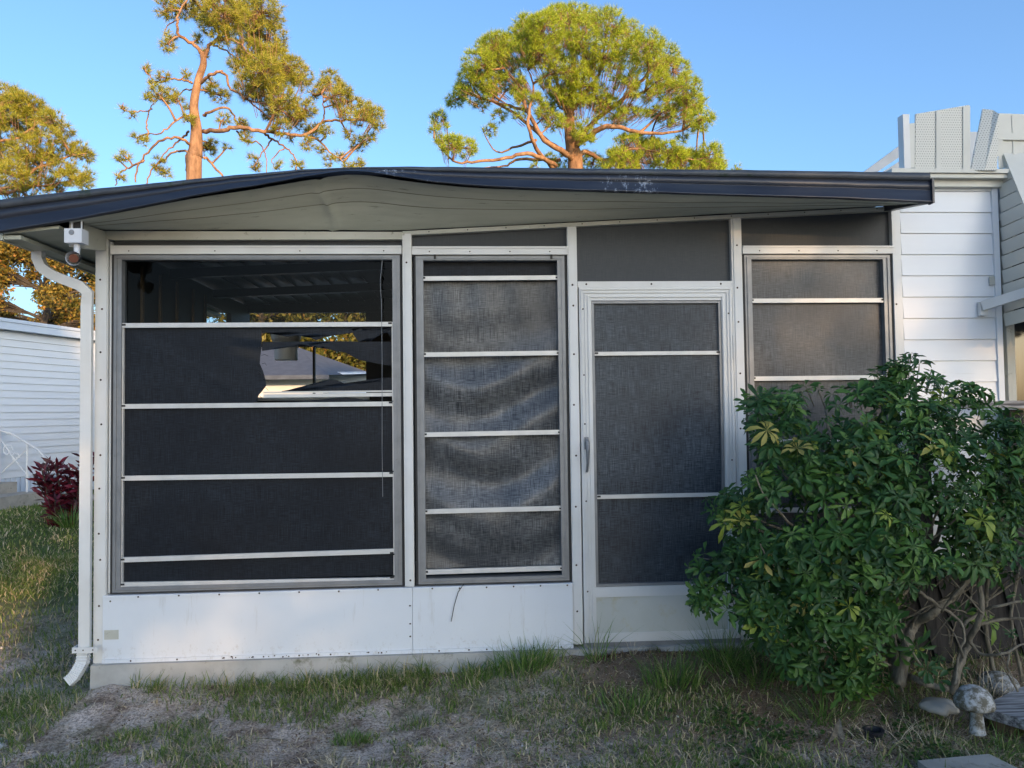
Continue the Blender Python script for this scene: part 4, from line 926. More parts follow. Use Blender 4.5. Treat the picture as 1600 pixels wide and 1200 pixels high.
# left edge pine
cl = [(10,150,20),(30,160,18),(0,180,25),(50,165,16),(60,185,20),(80,185,14),(30,200,20),(75,215,16),(100,205,12),(105,230,12),(125,235,14),(135,245,10),(40,230,20),(0,235,20),(60,255,18),(95,262,14),(20,270,18),(110,275,14),(60,285,18),(130,285,12),(0,300,20),(-30,180,30),(-40,240,30),(90,290,12),(140,275,8),(40,305,14), (85,240,12)]
pine('pine_tree', 22, [(-20, 330, 10), (-12, 260, 8), (-5, 200, 6), (5, 160, 3)],
     [(4, 1.2, (-12, 260, 0), (30, 275, -.3), (60, 262, -.3), (105, 245, 0), (135, 240, 0)), (4, 1, (-15, 290, 0), (20, 300, 0), (40, 275, 0), (20, 262, 0), (0, 270, 0)), (3, 1, (-5, 220, 0), (30, 215, 0), (60, 190, 0), (80, 180, 0)), (3, 1, (-15, 300, 0), (30, 290, .3), (70, 290, .3), (120, 280, 0))],
     cl, 2000, 'bushy pine cut by the left edge of the picture, above the roof corner', seed=12, mat=M['needle_gold'], fill=[([(-60,160),(0,145),(35,155),(75,185),(90,212),(135,240),(140,285),(60,298),(0,300),(-60,300)], 240)])
# sliver of treetop behind the roof
pine('pine_tree', 34, [(1153, 330, 4), (1152, 290, 3), (1152, 262, 1)], [], [(1152, 262, 6), (1148, 268, 5), (1157, 269, 5)], 30, 'tip of a far treetop just showing above the roof, right of the round pine', seed=3, depth=.3)

def leaf_template(n=9, size=.11, spread=.22, seed=0):
    r = random.Random(seed); V = []; Fc = []
    for k in range(n):
        c = Vector((r.gauss(0, 1), r.gauss(0, 1), r.gauss(0, 1))) * spread; d = Vector((r.uniform(-1, 1), r.uniform(-1, 1), r.uniform(-1, 1))).normalized()
        u = d.orthogonal().normalized(); w = d.cross(u); s_ = size * r.uniform(.6, 1.2); i = len(V)
        V += [tuple(c - u * s_), tuple(c + w * s_ * .5), tuple(c + u * s_), tuple(c - w * s_ * .5)]; Fc.append((i, i + 1, i + 2, i + 3))
    return np.array(V), np.array(Fc)
def broadleaf(name, Y, x, h, clumps, nspray, mat, label, seed=1, trunk_r=.2, cat='tree', leaf=.11, world=False, group=None, bark=M['darkbark']):
    rr = random.Random(seed); e = empty(name, (x, Y, 0), label=label, cat=cat, group=group); b = MB()
    q = limb(b, [(x, Y, -.2), (x + rr.uniform(-.2, .2), Y, h * .3), (x + rr.uniform(-.4, .4), Y, h * .55), (x + rr.uniform(-.6, .6), Y, h * .85)], trunk_r, trunk_r * .25, 9, 6, jit=.04, rr=rr)
    offs = []; tot = sum(c[-1] ** 2 for c in clumps)
    for c_ in clumps:
        if world: c = Vector(c_[:3]); Rm = c_[3]
        else:
            p_ = P(c_[0], c_[1], Y); Rm = c_[2] * (Y + 4.3) / F; c = Vector((p_.x, Y + rr.uniform(-1.2, 1.2), p_.z))
        s0 = min(q[4:], key=lambda v: (v - c).length + max(0, v.z - c.z + .3) * 1.5)
        tq = limb(b, [s0, s0.lerp(c, .5) + Vector((0, 0, .15)), c], trunk_r * .3, .02, 5, 4, jit=.03, rr=rr)
        for k in range(max(4, int(nspray * c_[-1] ** 2 / tot))):
            u = Vector((rr.gauss(0, 1), rr.gauss(0, 1), rr.gauss(0, .8))); u = u.normalized() * rr.random() ** .45
            t = c + u * Rm; offs.append(tuple(t))
            if k % 3 == 0: b.tube([tq[rr.randrange(2, len(tq))], t], [.02, .006], 3, cap=False)
    part(b, 'trunk', bark, e, smooth=True)
    offs = np.array(offs); TV, TF = leaf_template(seed=seed, size=leaf, spread=leaf * 2)
    mts = frames(rng.normal(size=(len(offs), 3)), rng.uniform(0, 6.28, len(offs))) * rng.uniform(.7, 1.3, len(offs))[:, None, None]
    v, f = scatter(TV, TF, mts, offs); np_mesh('crown', v, f, mat, e); return e
broadleaf('oak_tree', 15, P(55, 600, 15).x, 7.0, [(20,400,22),(60,395,18),(-20,420,30),(10,440,24),(45,430,10),(90,400,14),(120,425,14),(15,480,20),(40,490,14),(110,470,16),(85,490,14),(125,500,14),(60,500,10),(-10,500,20),(130,450,10),(70,380,12),(100,445,8)], 2600, M['autumn'],
          'orange leaved tree behind the neighbouring home\'s roof at the left edge', seed=5, trunk_r=.16, leaf=.05)
broadleaf('oak_tree', 21, P(110, 600, 21).x, 7.5, [(90,470,16),(120,480,16),(135,430,14),(140,400,14),(75,450,12),(70,410,10),(150,460,16),(105,500,14),(20,395,14),(160,420,14),(30,500,14)], 1600, M['olive'],
          'yellow green tree just left of the downspout, behind the orange one', seed=6, trunk_r=.16, leaf=.06)
for k, (px, h, m_, lab) in enumerate([(400, 8.2, 'olive', 'olive tree seen at the left of the bright strip through the porch'), (470, 8.6, 'olive', 'yellowish tree in the middle of the bright strip through the porch'), (540, 8.3, 'olive', 'green tree near the right of the strip seen through the porch'), (600, 8.0, 'autumn', 'rust coloured tree low at the right of the torn window')]):
    x = P(px, 500, 20).x
    broadleaf('garden_tree', 20 + k, x, h, [(x + rnd.uniform(-1.7, 1.7), 20 + k + rnd.uniform(-1, 1), z, 1.2) for z in (1.5, 2.4, 3.2, 4., 4.8, 5.6, 6.4, 7.2) for _ in (0, 1)], 1500, M[m_], lab, seed=20 + k, world=True, leaf=.10)


# ------------------------------------------------------------ unseen trees and a house added behind the camera to shade the porch
def back(wx, wz, dist):
    """the place whose shadow falls at wx,wz of the porch wall"""
    return Vector((wx, 0, wz)) + sd * dist
def added_shade_tree(dist, clumps, n, label, seed, leaf=.24):  # added crown out of view, its clumps set by where shade should fall
    cs = []
    for wx, wz, r in clumps:
        v = back(wx, wz, dist + rnd.uniform(-1.5, 1.5)); cs.append((v.x, v.y, v.z, r))
    mx = sum(c[0] for c in cs) / len(cs); my = sum(c[1] for c in cs) / len(cs)
    return broadleaf('added_shade_tree', my, mx, max(c[2] for c in cs), cs, n, M['olive'], label, seed=seed, world=True, leaf=leaf, trunk_r=.15)
added_shade_tree(26, [(-1.05, 2.1, .55), (-.6, 2.6, .6), (0, 2.3, .75), (.55, 2.6, .6), (-.75, 1.45, .5), (-.1, 1.5, .65), (.5, 1.6, .6), (.15, .85, .5), (.6, .8, .5), (1., .7, .5), (.3, .4, .35)], 4200, 'broad unseen tree added to shade the middle of the porch', 41, .12)
added_shade_tree(28, [(1.1, .45, .5), (1.5, .6, .5), (2.0, .6, .55), (2.5, .65, .5), (3.0, .6, .5), (3.5, .6, .6), (1.6, .2, .5), (2.4, .1, .5), (3.2, .1, .5), (4.2, .8, .8)], 4000, 'low wide unseen tree added to shade the bush and lower wall', 42, .12)
added_shade_tree(30, [(1.5, 2.3, .5), (2.1, 2.7, .5), (2.9, 2.4, .6), (2.3, 1.7, .5), (3.3, 1.7, .5), (1.6, 1.6, .35)], 200, 'thin leaved unseen tree added to soften the sun on the right siding', 43, .10)
added_shade_tree(27, [(2.6, 3.35, .5), (3.1, 3.3, .5), (3.6, 3.2, .6), (3.3, 3.9, .7), (2.7, 3.9, .5), (4.2, 2.6, .5), (4.3, 1.6, .5)], 1700, 'taller dense unseen tree added to shade the soffit panels at right', 46, .12)
added_shade_tree(24, [(-2.12, .42, .26), (-2.05, .62, .24), (-2.2, .2, .2)], 700, 'small unseen tree added to cast the shadow of the viewer', 44, .05)  # added foliage stands in for the viewer's own shadow on the kick panel
added_shade_tree(22, [(-4.4, 2.2, .9), (-3.6, 2.6, .9), (-3.0, 2.1, .5), (-3.0, 3.2, .8), (-4.0, 3.6, .9), (-2.5, 3.7, .6), (-3.3, 4.4, .8), (-4.6, 4.5, .9), (-5.4, 3.2, 1.)], 1500, 'tall leafy unseen tree added to shade the neighbouring home', 45)
added_shade_tree(31, [(-1.5, .45, .45), (-1.0, .3, .5), (-.4, .3, .45), (-2.0, 1.4, .5), (-2.1, 2.2, .5), (-1.8, .9, .4)], 120, 'thin leaved unseen tree added to weaken the left sun patch', 47, .10)
sh = empty('added_shade_house', (12, -26, 0), label='plain low unseen house added behind the viewer to block low sun', cat='house')  # unseen house added to keep low sun off the ground
b = MB(); pa, pb_ = back(-4.6, 0, 34), back(9, 0, 34)
b.box(pa.x, pb_.x, pa.y - 7, pa.y, -.1, 3.4); part(b, 'wall', M['siding_blue'], sh)
b = MB(); zt2 = back(0, .02, 34).z
b.prism([(pa.x - .4, 3.35), (pb_.x + .4, 3.35), (pb_.x - 1.2, zt2), (pa.x + 1.2, zt2)], pa.y - 7.3, pa.y + .3); part(b, 'roof', M['bluegrey_roof'], sh)
b = MB(); b.box(pa.x + 2, pa.x + 4, pa.y + .001, pa.y + .03, 1.1, 2.3); part(b, 'window', M['glassdark'], sh)
b = MB(); b.box(pa.x + 5.5, pa.x + 6.4, pa.y + .001, pa.y + .04, 0, 2.1); part(b, 'door', M['white_plain'], sh)

# ------------------------------------------------------------ umbrella-plant bush
def whorl(nl=8, L=.078, wd=.027, seed=0, droop=.35):
    r = random.Random(seed); V = [(0, 0, 0)]; Fc = []
    for k in range(nl):
        a = 2 * math.pi * (k + r.uniform(-.35, .35)) / nl; l = L * r.uniform(.5, 1.2); w = wd * r.uniform(.85, 1.1) / 2; dr = droop * r.uniform(.4, 1.6)
        ca, sa = math.cos(a), math.sin(a); i = len(V)
        def pt(t_, off, lift):
            rad = l * t_ * (1 - .12 * dr * t_) + .012 * (t_ > 0); z = .015 * t_ - dr * l * t_ * t_ + lift
            return (rad * ca - off * sa, rad * sa + off * ca, z)
        V += [pt(.12, -.002, 0), pt(.12, .002, 0), pt(.45, -w * .75, .006), pt(.45, 0, -.001), pt(.45, w * .75, .006), pt(.78, -w, .006), pt(.78, 0, -.002), pt(.78, w, .006), pt(1.04, 0, 0)]
        Fc += [(0, i, i + 1), (i, i + 2, i + 3), (i, i + 3, i + 1), (i + 1, i + 3, i + 4), (i + 2, i + 5, i + 6), (i + 2, i + 6, i + 3), (i + 3, i + 6, i + 7), (i + 3, i + 7, i + 4), (i + 5, i + 8, i + 6), (i + 6, i + 8, i + 7)]
    i = len(V)   # leaf stalk
    V += [(.0015, 0, 0), (-.0015, .001, 0), (.004, .004, -.07), (.001, .006, -.07)]; Fc += [(0, i, i + 1), (i, i + 2, i + 3), (i, i + 3, i + 1)]
    return np.array(V), np.array(Fc)
bush = empty('umbrella_bush', (P(1440, 1070, -.65).x, -.65, 0), label='large green bush of fan shaped leaf whorls in front of the porch\'s right end', cat='bush')
outline = [(1084, 905), (1078, 882), (1100, 862), (1128, 880), (1150, 840), (1118, 812), (1108, 780), (1135, 770), (1160, 782), (1172, 748), (1196, 722), (1190, 690), (1172, 660), (1168, 632), (1190, 612), (1230, 618), (1262, 606), (1290, 616), (1325, 606), (1352, 612), (1368, 590), (1394, 578), (1402, 562), (1425, 560), (1440, 578), (1462, 590), (1480, 604), (1515, 602), (1545, 616), (1570, 636), (1600, 650), (1680, 650), (1700, 900), (1600, 892), (1540, 900), (1490, 885), (1465, 905), (1410, 940), (1400, 990), (1440, 1010), (1420, 1050), (1395, 1075), (1330, 1085), (1262, 1070), (1228, 1040), (1190, 1010), (1160, 968), (1120, 955), (1082, 950)]
rb = random.Random(77); O = []; D_ = []; bc = P(1370, 850, -.65); thin = 0
while len(O) < 2600:
    x, y = rb.uniform(1075, 1700), rb.uniform(555, 1090)
    if not inside(outline, x, y): continue
    if y > 890 and x > 1395 and rb.random() < .6: continue
    if mnoise.noise(Vector((x * .012, y * .012, 3))) < -.12 and rb.random() < .8: continue
    # depth: bulging middle, shallow rim
    e_ = min(1, abs(x - 1390) / 320); f_ = min(1, abs(y - 830) / 270); bulge = math.sqrt(max(.06, 1 - max(e_, f_) ** 2))
    Yv = -.62 - bulge * .55 * (rb.random() ** .5) if rb.random() < .72 else -.62 + bulge * .42 * rb.random()
    p_ = P(x, y, Yv)
    if p_.z < .06: continue
    O.append(tuple(p_)); d = (p_ - bc).normalized() * .75 + Vector((rb.uniform(-.8, .8), -.3 + rb.uniform(-.8, .6), .6 + rb.uniform(-.7, .5))); D_.append(tuple(d))
for x, y, dy in ((1210, 658, -.7), (1093, 888, -.75), (1168, 628, -.6), (1545, 970, -.8), (1505, 960, -.7), (1468, 1030, -.85), (1448, 1045, -.9), (1500, 1045, -.8), (1465, 1060, -.9), (1590, 930, -.9), (1580, 990, -.8), (1118, 800, -.6), (1240, 1010, -.9), (1325, 1055, -.95), (1300, 1040, -1.)):
    O.append(tuple(P(x, y, dy))); D_.append((rb.uniform(-.5, .5), -.6, .6))
for k in range(90):
    a, c = outline[k % len(outline)], outline[(k + 1) % len(outline)]; t_ = rb.random(); x, y = a[0] + (c[0] - a[0]) * t_, a[1] + (c[1] - a[1]) * t_
    if x > 1610 or y > 1060: continue
    dx, dy = x - 1390, y - 850; l_ = math.hypot(dx, dy); e_ = rb.uniform(-4, 9); p_ = P(x + dx / l_ * e_, y + dy / l_ * e_, rb.uniform(-.85, -.5)); q_ = P(x - dx / l_ * 25, y - dy / l_ * 25 + 6, -.65)
    O.append(tuple(p_)); D_.append((dx / l_ + rb.uniform(-.4, .4), -.4, -dy / l_ + .5)); b = MB(); b.tube([q_, q_.lerp(p_, .5), p_], [.003, .0025, .002], 4); part(b, 'twig', M['greybark'], bush)
for k in range(26):
    x, y = rb.uniform(1180, 1560), rb.uniform(680, 980); L_ = rb.uniform(50, 120); a = math.atan2(1040 - y, 1410 - x) + rb.uniform(-.5, .5); Yv = rb.uniform(-1.08, -.85); b = MB()
    limb(b, [P(x, y, Yv), P(x + math.cos(a) * L_ * .5 + rb.uniform(-12, 12), y + math.sin(a) * L_ * .5, Yv + .03), P(x + math.cos(a) * L_, y + math.sin(a) * L_, Yv + .1)], .003, .006, 5, 4, jit=.003); part(b, 'stem', M['greybark'], bush, smooth=True)
O = np.array(O); D_ = np.array(D_); Vs = []; Fs = []; nb_ = 0
for k in range(16):
    TV, TF = whorl(rb.choice((4, 5, 6, 7, 8, 9)), L=rb.uniform(.062, .085), wd=rb.uniform(.022, .03), seed=k, droop=rb.uniform(.05, 1.0)); sel = np.arange(len(O)) % 16 == k
    mts = frames(D_[sel], rng.uniform(0, 6.28, sel.sum())) * rng.uniform(.42, 1.02, sel.sum())[:, None, None]
    v, f = scatter(TV, TF, mts, O[sel]); Vs.append(v); Fs.append(f + nb_); nb_ += len(v)
np_mesh('foliage', np.concatenate(Vs), np.concatenate(Fs), M['bushleaf'], bush)
stems = [(.020, .012, -.7, [(1398, 1062), (1390, 1010), (1387, 971), (1386, 927), (1387, 890), (1380, 840)]), (.020, .010, -.75, [(1400, 1060), (1394, 985), (1394, 961), (1411, 927), (1431, 897), (1448, 873), (1470, 820), (1462, 740)]),
    (.026, .010, -.8, [(1405, 1070), (1418, 1005), (1431, 975), (1458, 958), (1478, 941), (1495, 927), (1532, 880), (1560, 830), (1570, 740)]), (.018, .010, -.85, [(1486, 1082), (1500, 1040), (1512, 1008), (1532, 958), (1529, 904), (1526, 860)]),
    (.009, .005, -.85, [(1502, 980), (1532, 955), (1565, 945), (1605, 938)]), (.009, .004, -.9, [(1515, 1002), (1532, 1022), (1566, 1022), (1600, 1006)]), (.010, .006, -.8, [(1530, 976), (1566, 968), (1610, 965)]), (.016, .012, -.85, [(1497, 1080), (1448, 1069), (1418, 1056), (1397, 1049)]),
    (.007, .004, -.8, [(1140, 928), (1188, 943), (1232, 938), (1290, 950), (1380, 985)]), (.006, .005, -.95, [(1310, 755), (1343, 739), (1370, 730), (1391, 719), (1401, 690)]), (.006, .008, -.95, [(1332, 800), (1332, 864), (1357, 884), (1384, 905)]), (.008, .005, -.95, [(1436, 925), (1465, 944), (1506, 981), (1498, 1030), (1492, 1070)]),
    (.006, .004, -.8, [(1150, 820), (1190, 830), (1240, 850), (1300, 900), (1384, 950)]), (.006, .004, -.75, [(1200, 675), (1207, 710), (1240, 760), (1300, 830), (1380, 900)]), (.008, .005, -.7, [(1430, 600), (1425, 680), (1410, 760), (1400, 850), (1392, 930)]), (.006, .004, -.85, [(1290, 640), (1310, 720), (1350, 810), (1386, 890)]),
    (.008, .004, -.7, [(1590, 700), (1560, 760), (1530, 820), (1480, 880), (1431, 920)]), (.007, .004, -.6, [(1490, 770), (1535, 762), (1563, 750)]), (.006, .004, -.9, [(1220, 1000), (1260, 985), (1330, 1000), (1392, 1040)]), (.012, .008, -.5, [(1560, 1070), (1540, 980), (1550, 880), (1590, 780)]), (.010, .007, -.5, [(1600, 1080), (1580, 960), (1600, 860)]), (.007, .004, -.7, [(1418, 870), (1405, 900), (1394, 940)])]
for r0, r1, Yv, pl in stems:
    b = MB(); n = len(pl); limb(b, [P(x, y, Yv + .06 * math.sin(k * 1.7 + x)) for k, (x, y) in enumerate(pl)], r0, r1, 7, 5, jit=.004)
    part(b, 'stem', M['greybark'], bush, smooth=True)

for k in range(32):
    x0, y0 = rb.uniform(1385, 1600), rb.uniform(900, 1085); a = rb.uniform(-2.9, -.2); L_ = rb.uniform(40, 130); Yv = rb.uniform(-.95, -.3); b = MB()
    limb(b, [P(x0, y0, Yv), P(x0 + math.cos(a) * L_ * .5 + rb.uniform(-10, 10), y0 + math.sin(a) * L_ * .5, Yv + rb.uniform(-.05, .05)), P(x0 + math.cos(a) * L_, y0 + math.sin(a) * L_ + rb.uniform(-10, 10), Yv + rb.uniform(-.1, .1))], rb.uniform(.003, .006), .002, 5, 4, jit=.003)
    part(b, 'stem', M['greybark'], bush, smooth=True)

# dark wooden fence and rail behind the bush
fn = empty('wooden_fence', (P(1560, 1050, -.12).x, -.12, 0), label='dark weathered wooden railing and leaning boards behind the right side of the bush', cat='fence')
b = MB(); ra, rb_ = P(1440, 634, -.14), P(1640, 634, -.14); b.box(ra.x, rb_.x + .3, -.17, -.11, ra.z - .022, ra.z + .022); part(b, 'rail', M['greywood'], fn)
for x in (1452, 1600):
    b = MB(); q = P(x, 900, -.12); b.box(q.x - .04, q.x + .04, -.108, -.04, -.05, ra.z - .03); part(b, 'post', M['darkwood'], fn)
for k in range(9):
    b = MB(); q = P(1428 + k * 23, 1070, -.2); lean = .16 + .02 * math.sin(k * 2.3)
    b.beam((q.x + .02, -.24 + .02 * (k % 2), -.03), (q.x - lean, -.19 + .02 * (k % 2), .64 + .04 * math.sin(k)), .10, .018, up=(0, 1, 0)); part(b, 'board', M['darkwood'], fn)

# concrete mushrooms, stone, timber step
def mushroom(px, py, Y, r, label, tilt=0, hs=.12):
    c = P(px, py, Y); e = empty('garden_mushroom', (c.x, Y, 0), label=label, cat='garden ornament', group='concrete mushrooms under the bush')
    b = MB(); b.lathe((c.x + .01, Y, c.z - hs - .03), [(.034, 0), (.030, hs * .3), (.024, hs * .7), (.026, hs + .02)], 16, wob=.1); part(b, 'stem', M['old_white'], e, smooth=True)
    b = MB(); pr_ = [(r * .3, .004), (r * .9, 0), (r, .012), (r * .97, .03), (r * .85, .055), (r * .62, .078), (r * .32, .090), (.004, .094)]
    b.lathe((c.x, Y, c.z - .035), pr_, 24, wob=.08); o = part(b, 'cap', M['old_white'], e, smooth=True); return e
mushroom(1522, 1092, -1.03, .084, 'concrete mushroom with flaking white paint beside the grey plank')
mushroom(1560, 1068, -.50, .105, 'mossy concrete mushroom half hidden in grass behind the white flaking one')
b = MB(); q = P(1466, 1100, -.86); b.lathe((q.x, -.86, q.z - .03), [(.05, 0), (.074, .008), (.080, .022), (.076, .032), (.055, .043), (.03, .047), (.005, .048)], 28, wob=.35); b.build('flat_stone', M['concrete'], smooth=True, label='flat grey stone left of the concrete mushroom', cat='stone')
wp = empty('timber_step', (P(1560, 1150, -1.0).x, -1.0, 0), label='weathered grey plank on a brown timber leg at the lower right corner', cat='step')
c = P(1531, 1104, -.92); ax = Vector((.50, -.86, 0)).normalized(); pe = Vector((.86, .50, 0)).normalized()
b = MB(); v0 = c; v1 = c + ax * .9; v2 = v1 + pe * .45; v3 = v0 + pe * .45; dz = Vector((0, 0, .045)); b.hexa([v0 - dz, v1 - dz, v2 - dz, v3 - dz, v0, v1, v2, v3]); part(b, 'plank', M['greywood'], wp)
b = MB(); v0 = c + ax * .04 + pe * .02 - Vector((0, 0, .046)); g_ = Vector((0, 0, .30)); v1, v2, v3 = v0 + ax * .09, v0 + ax * .09 + pe * .2, v0 + pe * .2; b.hexa([v0 - g_, v1 - g_, v2 - g_, v3 - g_, v0, v1, v2, v3]); part(b, 'leg', M['brownwood'], wp)
b = MB(); q = P(1418, 1186, -1.2); b.hexa([(q.x, -1.42, 0), (q.x + .36, -1.42, 0), (q.x + .33, -1.235, 0), (q.x + .01, -1.255, 0), (q.x, -1.42, .055), (q.x + .36, -1.42, .055), (q.x + .33, -1.235, .05), (q.x + .01, -1.255, .045)]); b.build('paver', M['concrete'], label='pale grey paver at the bottom edge beside the plank', cat='paver')
lc = P(1365, 1150, -.98); b = MB(); b.lathe((lc.x, -.98, lc.z - .03), [(.030, 0), (.040, .05), (.046, .052), (.046, .06), (.036, .06), (.028, .02)], 16); b.build('plant_pot', M['lid'], label='small black plastic pot lying in the leaf litter under the bush', cat='pot')
b = MB(); b.lathe((P(-4, 1160, -.62).x, -.62, gh(-2.2, -.62) - .005), [(.055, 0), (.06, .012), (.05, .022), (.01, .025)], 14, wob=.15); b.build('round_stone', M['old_white'], label='pale round stone cut by the left edge of the picture', cat='stone')

# ------------------------------------------------------------ blades, weeds, litter
def blades(name, xy, h, w, lean, mat, par=None, base=None, az=None, curl=1.0, **kw):
    n = len(xy); az = rng.uniform(0, 6.28, n) if az is None else az; d = np.stack([np.cos(az), np.sin(az)], 1); sd_ = np.stack([-d[:, 1], d[:, 0]], 1)
    sp = rng.uniform(0, 6.28, n); sd_ = np.stack([np.cos(sp), np.sin(sp)], 1)
    z0 = (gh(xy[:, 0], xy[:, 1]) - .004) if base is None else base
    def lvl(t, ww):
        c = xy + d * (h * lean * t ** (1 + .6 * curl))[:, None]; z = z0 + h * (t - .35 * curl * np.clip(lean, 0, 1.4) * t * t)
        a = c - sd_ * (w * ww / 2)[:, None]; b_ = c + sd_ * (w * ww / 2)[:, None]
        return np.concatenate([a, z[:, None]], 1), np.concatenate([b_, z[:, None]], 1)
    a0, b0_ = lvl(0, 1); a1, b1 = lvl(.5, .85); tp_, _ = lvl(1, 0)
    V = np.stack([a0, b0_, a1, b1, tp_], 1).reshape(-1, 3); o = (np.arange(n) * 5)[:, None]
    Fc = np.concatenate([o + np.array([[0, 1, 3]]), o + np.array([[0, 3, 2]]), o + np.array([[2, 3, 4]])])
    return np_mesh(name, V, Fc, mat, par, **kw)
def covered(x, y):   # green cover 0..1
    lawn = smoothstep(-1.95, -2.5, x)
    band = smoothstep(-.42, -.20, y) * smoothstep(-1.9, -.7, x) * (x < .55)
    right = smoothstep(-.1, .7, x + .35 * (vn(x, y, 2.2) - .5) - .25 * (y + .8)) * .9
    patch = smoothstep(.52, .66, fbm(x, y, 3.1)) * .9
    patch2 = smoothstep(.52, .60, fbm(x + 9, y, 1.9)) * .6 * smoothstep(-.9, .0, x)
    mulch = smoothstep(.45, .75, x) * smoothstep(1.75, 1.35, x) * smoothstep(-.55, -.3, y)
    under = smoothstep(1.0, 1.5, x) * smoothstep(-1.25, -.95, y + .3 * (vn(x, y, 4) - .5))
    clear = smoothstep(.42, .60, fbm(x + 31, y + 5, 2.7)) * .75 * (x > -.2)
    return np.clip(np.maximum.reduce([lawn * .95, band, right, patch, patch2]), 0, 1) * (1 - .93 * mulch) * (1 - .72 * under) * (1 - clear)
def field(n, x0, x1, y0, y1, f):
    x = rng.uniform(x0, x1, n); y = rng.uniform(y0, y1, n); k = rng.random(n) < f(x, y); x, y = x[k], y[k]
    ok = ~((y > -.055) & (x > -2.09)); return np.stack([x[ok], y[ok]], 1)
xy = np.concatenate([field(135000, -2.6, 3.2, -1.75, .0, lambda x, y: covered(x, y) * (.35 + .65 * vn(x, y, 14))), field(60000, -5.5, -2.0, -1.2, 4.5, lambda x, y: (.35 + .65 * smoothstep(.38, .55, fbm(x, y, 1.8)))),
                     field(30000, -10, -2.4, 4.5, 11, lambda x, y: .9 + 0 * x)])
far = smoothstep(0, 9, xy[:, 1]); wallz = smoothstep(-.32, -.1, xy[:, 1]) * (xy[:, 1] < .02) * (xy[:, 0] > -2)
h = rng.uniform(.018, .055, len(xy)) * (1 + 1.5 * wallz + .5 * (xy[:, 0] > 1.2) + .4 * (xy[:, 0] < -2)) * (.7 + .7 * vn(xy[:, 0], xy[:, 1], 4))
blades('grass', xy, h, rng.uniform(.003, .0065, len(xy)) * (1 + 1.8 * far), rng.uniform(.1, 1.3, len(xy)), M['grass'], kind='stuff')
xy = field(60000, -2.6, 3.2, -1.75, -.05, lambda x, y: smoothstep(.50, .66, fbm(x + 4, y + 2, 2.4)) * (.35 + .65 * covered(x, y)) * (.4 + .6 * vn(x, y, 16)) + .05)
blades('dry_grass', xy, rng.uniform(.015, .055, len(xy)), rng.uniform(.0025, .0055, len(xy)), rng.uniform(.8, 2.6, len(xy)), M['straw'], kind='stuff', curl=1.3)
# fallen needles and dead stalks lying flat
xy = field(15000, -2.7, 3.2, -1.75, -.05, lambda x, y: .12 + .8 * smoothstep(.42, .62, fbm(x + 11, y, 2.2)))
blades('fallen_needles', xy, rng.uniform(.006, .014, len(xy)), rng.uniform(.0018, .0035, len(xy)), rng.uniform(3., 6.5, len(xy)), M['litter2'], kind='stuff', curl=.1)
# chips, litter
def chips(name, xy, size, mat, flat=.5, **kw):
    n = len(xy); T = np.array([(1, 0, 0), (0, 1, 0), (-1, 0, 0), (0, -1, 0), (0, 0, 1), (0, 0, -1)], float); TF = np.array([(0, 1, 4), (1, 2, 4), (2, 3, 4), (3, 0, 4), (1, 0, 5), (2, 1, 5), (3, 2, 5), (0, 3, 5)])
    mts = frames(np.concatenate([rng.normal(size=(n, 2)) * .35, np.ones((n, 1))], 1), rng.uniform(0, 6.28, n)) * size[:, None, None]
    sc = np.stack([rng.uniform(.5, 1.1, n), rng.uniform(.5, 1.1, n), np.full(n, flat) * rng.uniform(.5, 1, n)], 1); mts = mts * sc[:, None, :]
    v, f = scatter(T, TF, mts, np.concatenate([xy, (gh(xy[:, 0], xy[:, 1]) + size * flat * .2)[:, None]], 1)); return np_mesh(name, v, f, mat, **kw)
xy = np.concatenate([field(42000, -2.6, 3, -1.7, -.05, lambda x, y: .25 + .5 * vn(x, y, 3)), field(500, -4.6, -2.3, .8, 3.4, lambda x, y: smoothstep(.5, .6, fbm(x, y, 1.2)))])
chips('stone_chips', xy, np.where(rng.random(len(xy)) < .010, rng.uniform(.006, .012, len(xy)), rng.uniform(.0012, .0042, len(xy))) * np.where(xy[:, 1] > .5, 3, 1), M['chips'], kind='stuff')
xy = np.concatenate([field(24000, .3, 3.0, -1.6, -.06, lambda x, y: .3 + .7 * smoothstep(.3, .5, fbm(x, y, 3)) * smoothstep(.5, 1.4, x + y * .3)), field(14000, -2.6, .8, -1.7, -.06, lambda x, y: .15 + .6 * smoothstep(.45, .62, fbm(x + 3, y, 3)))])
chips('leaf_litter', xy, rng.uniform(.003, .010, len(xy)), M['litter'], .18, kind='stuff')
# low round-leaved weeds beside the bush
xy = field(2600, .9, 2.1, -1.5, -.7, lambda x, y: smoothstep(.45, .62, fbm(x + 1, y + 7, 2.5)))
TV = np.array([(0, 0, 0)] + [(math.cos(a) * (1 - .25 * (k == 0)), math.sin(a), .12) for k, a in enumerate(np.linspace(0, 5.5, 7))]); TF = np.array([(0, k, k + 1) for k in range(1, 7)])
n = len(xy); mts = frames(np.concatenate([rng.normal(size=(n, 2)) * .5, np.ones((n, 1))], 1), rng.uniform(0, 6.28, n)) * rng.uniform(.006, .014, n)[:, None, None]
v, f = scatter(TV, TF, mts, np.concatenate([xy, (gh(xy[:, 0], xy[:, 1]) + rng.uniform(.01, .035, n))[:, None]], 1)); np_mesh('ground_weeds', v, f, M['clover'], kind='stuff')

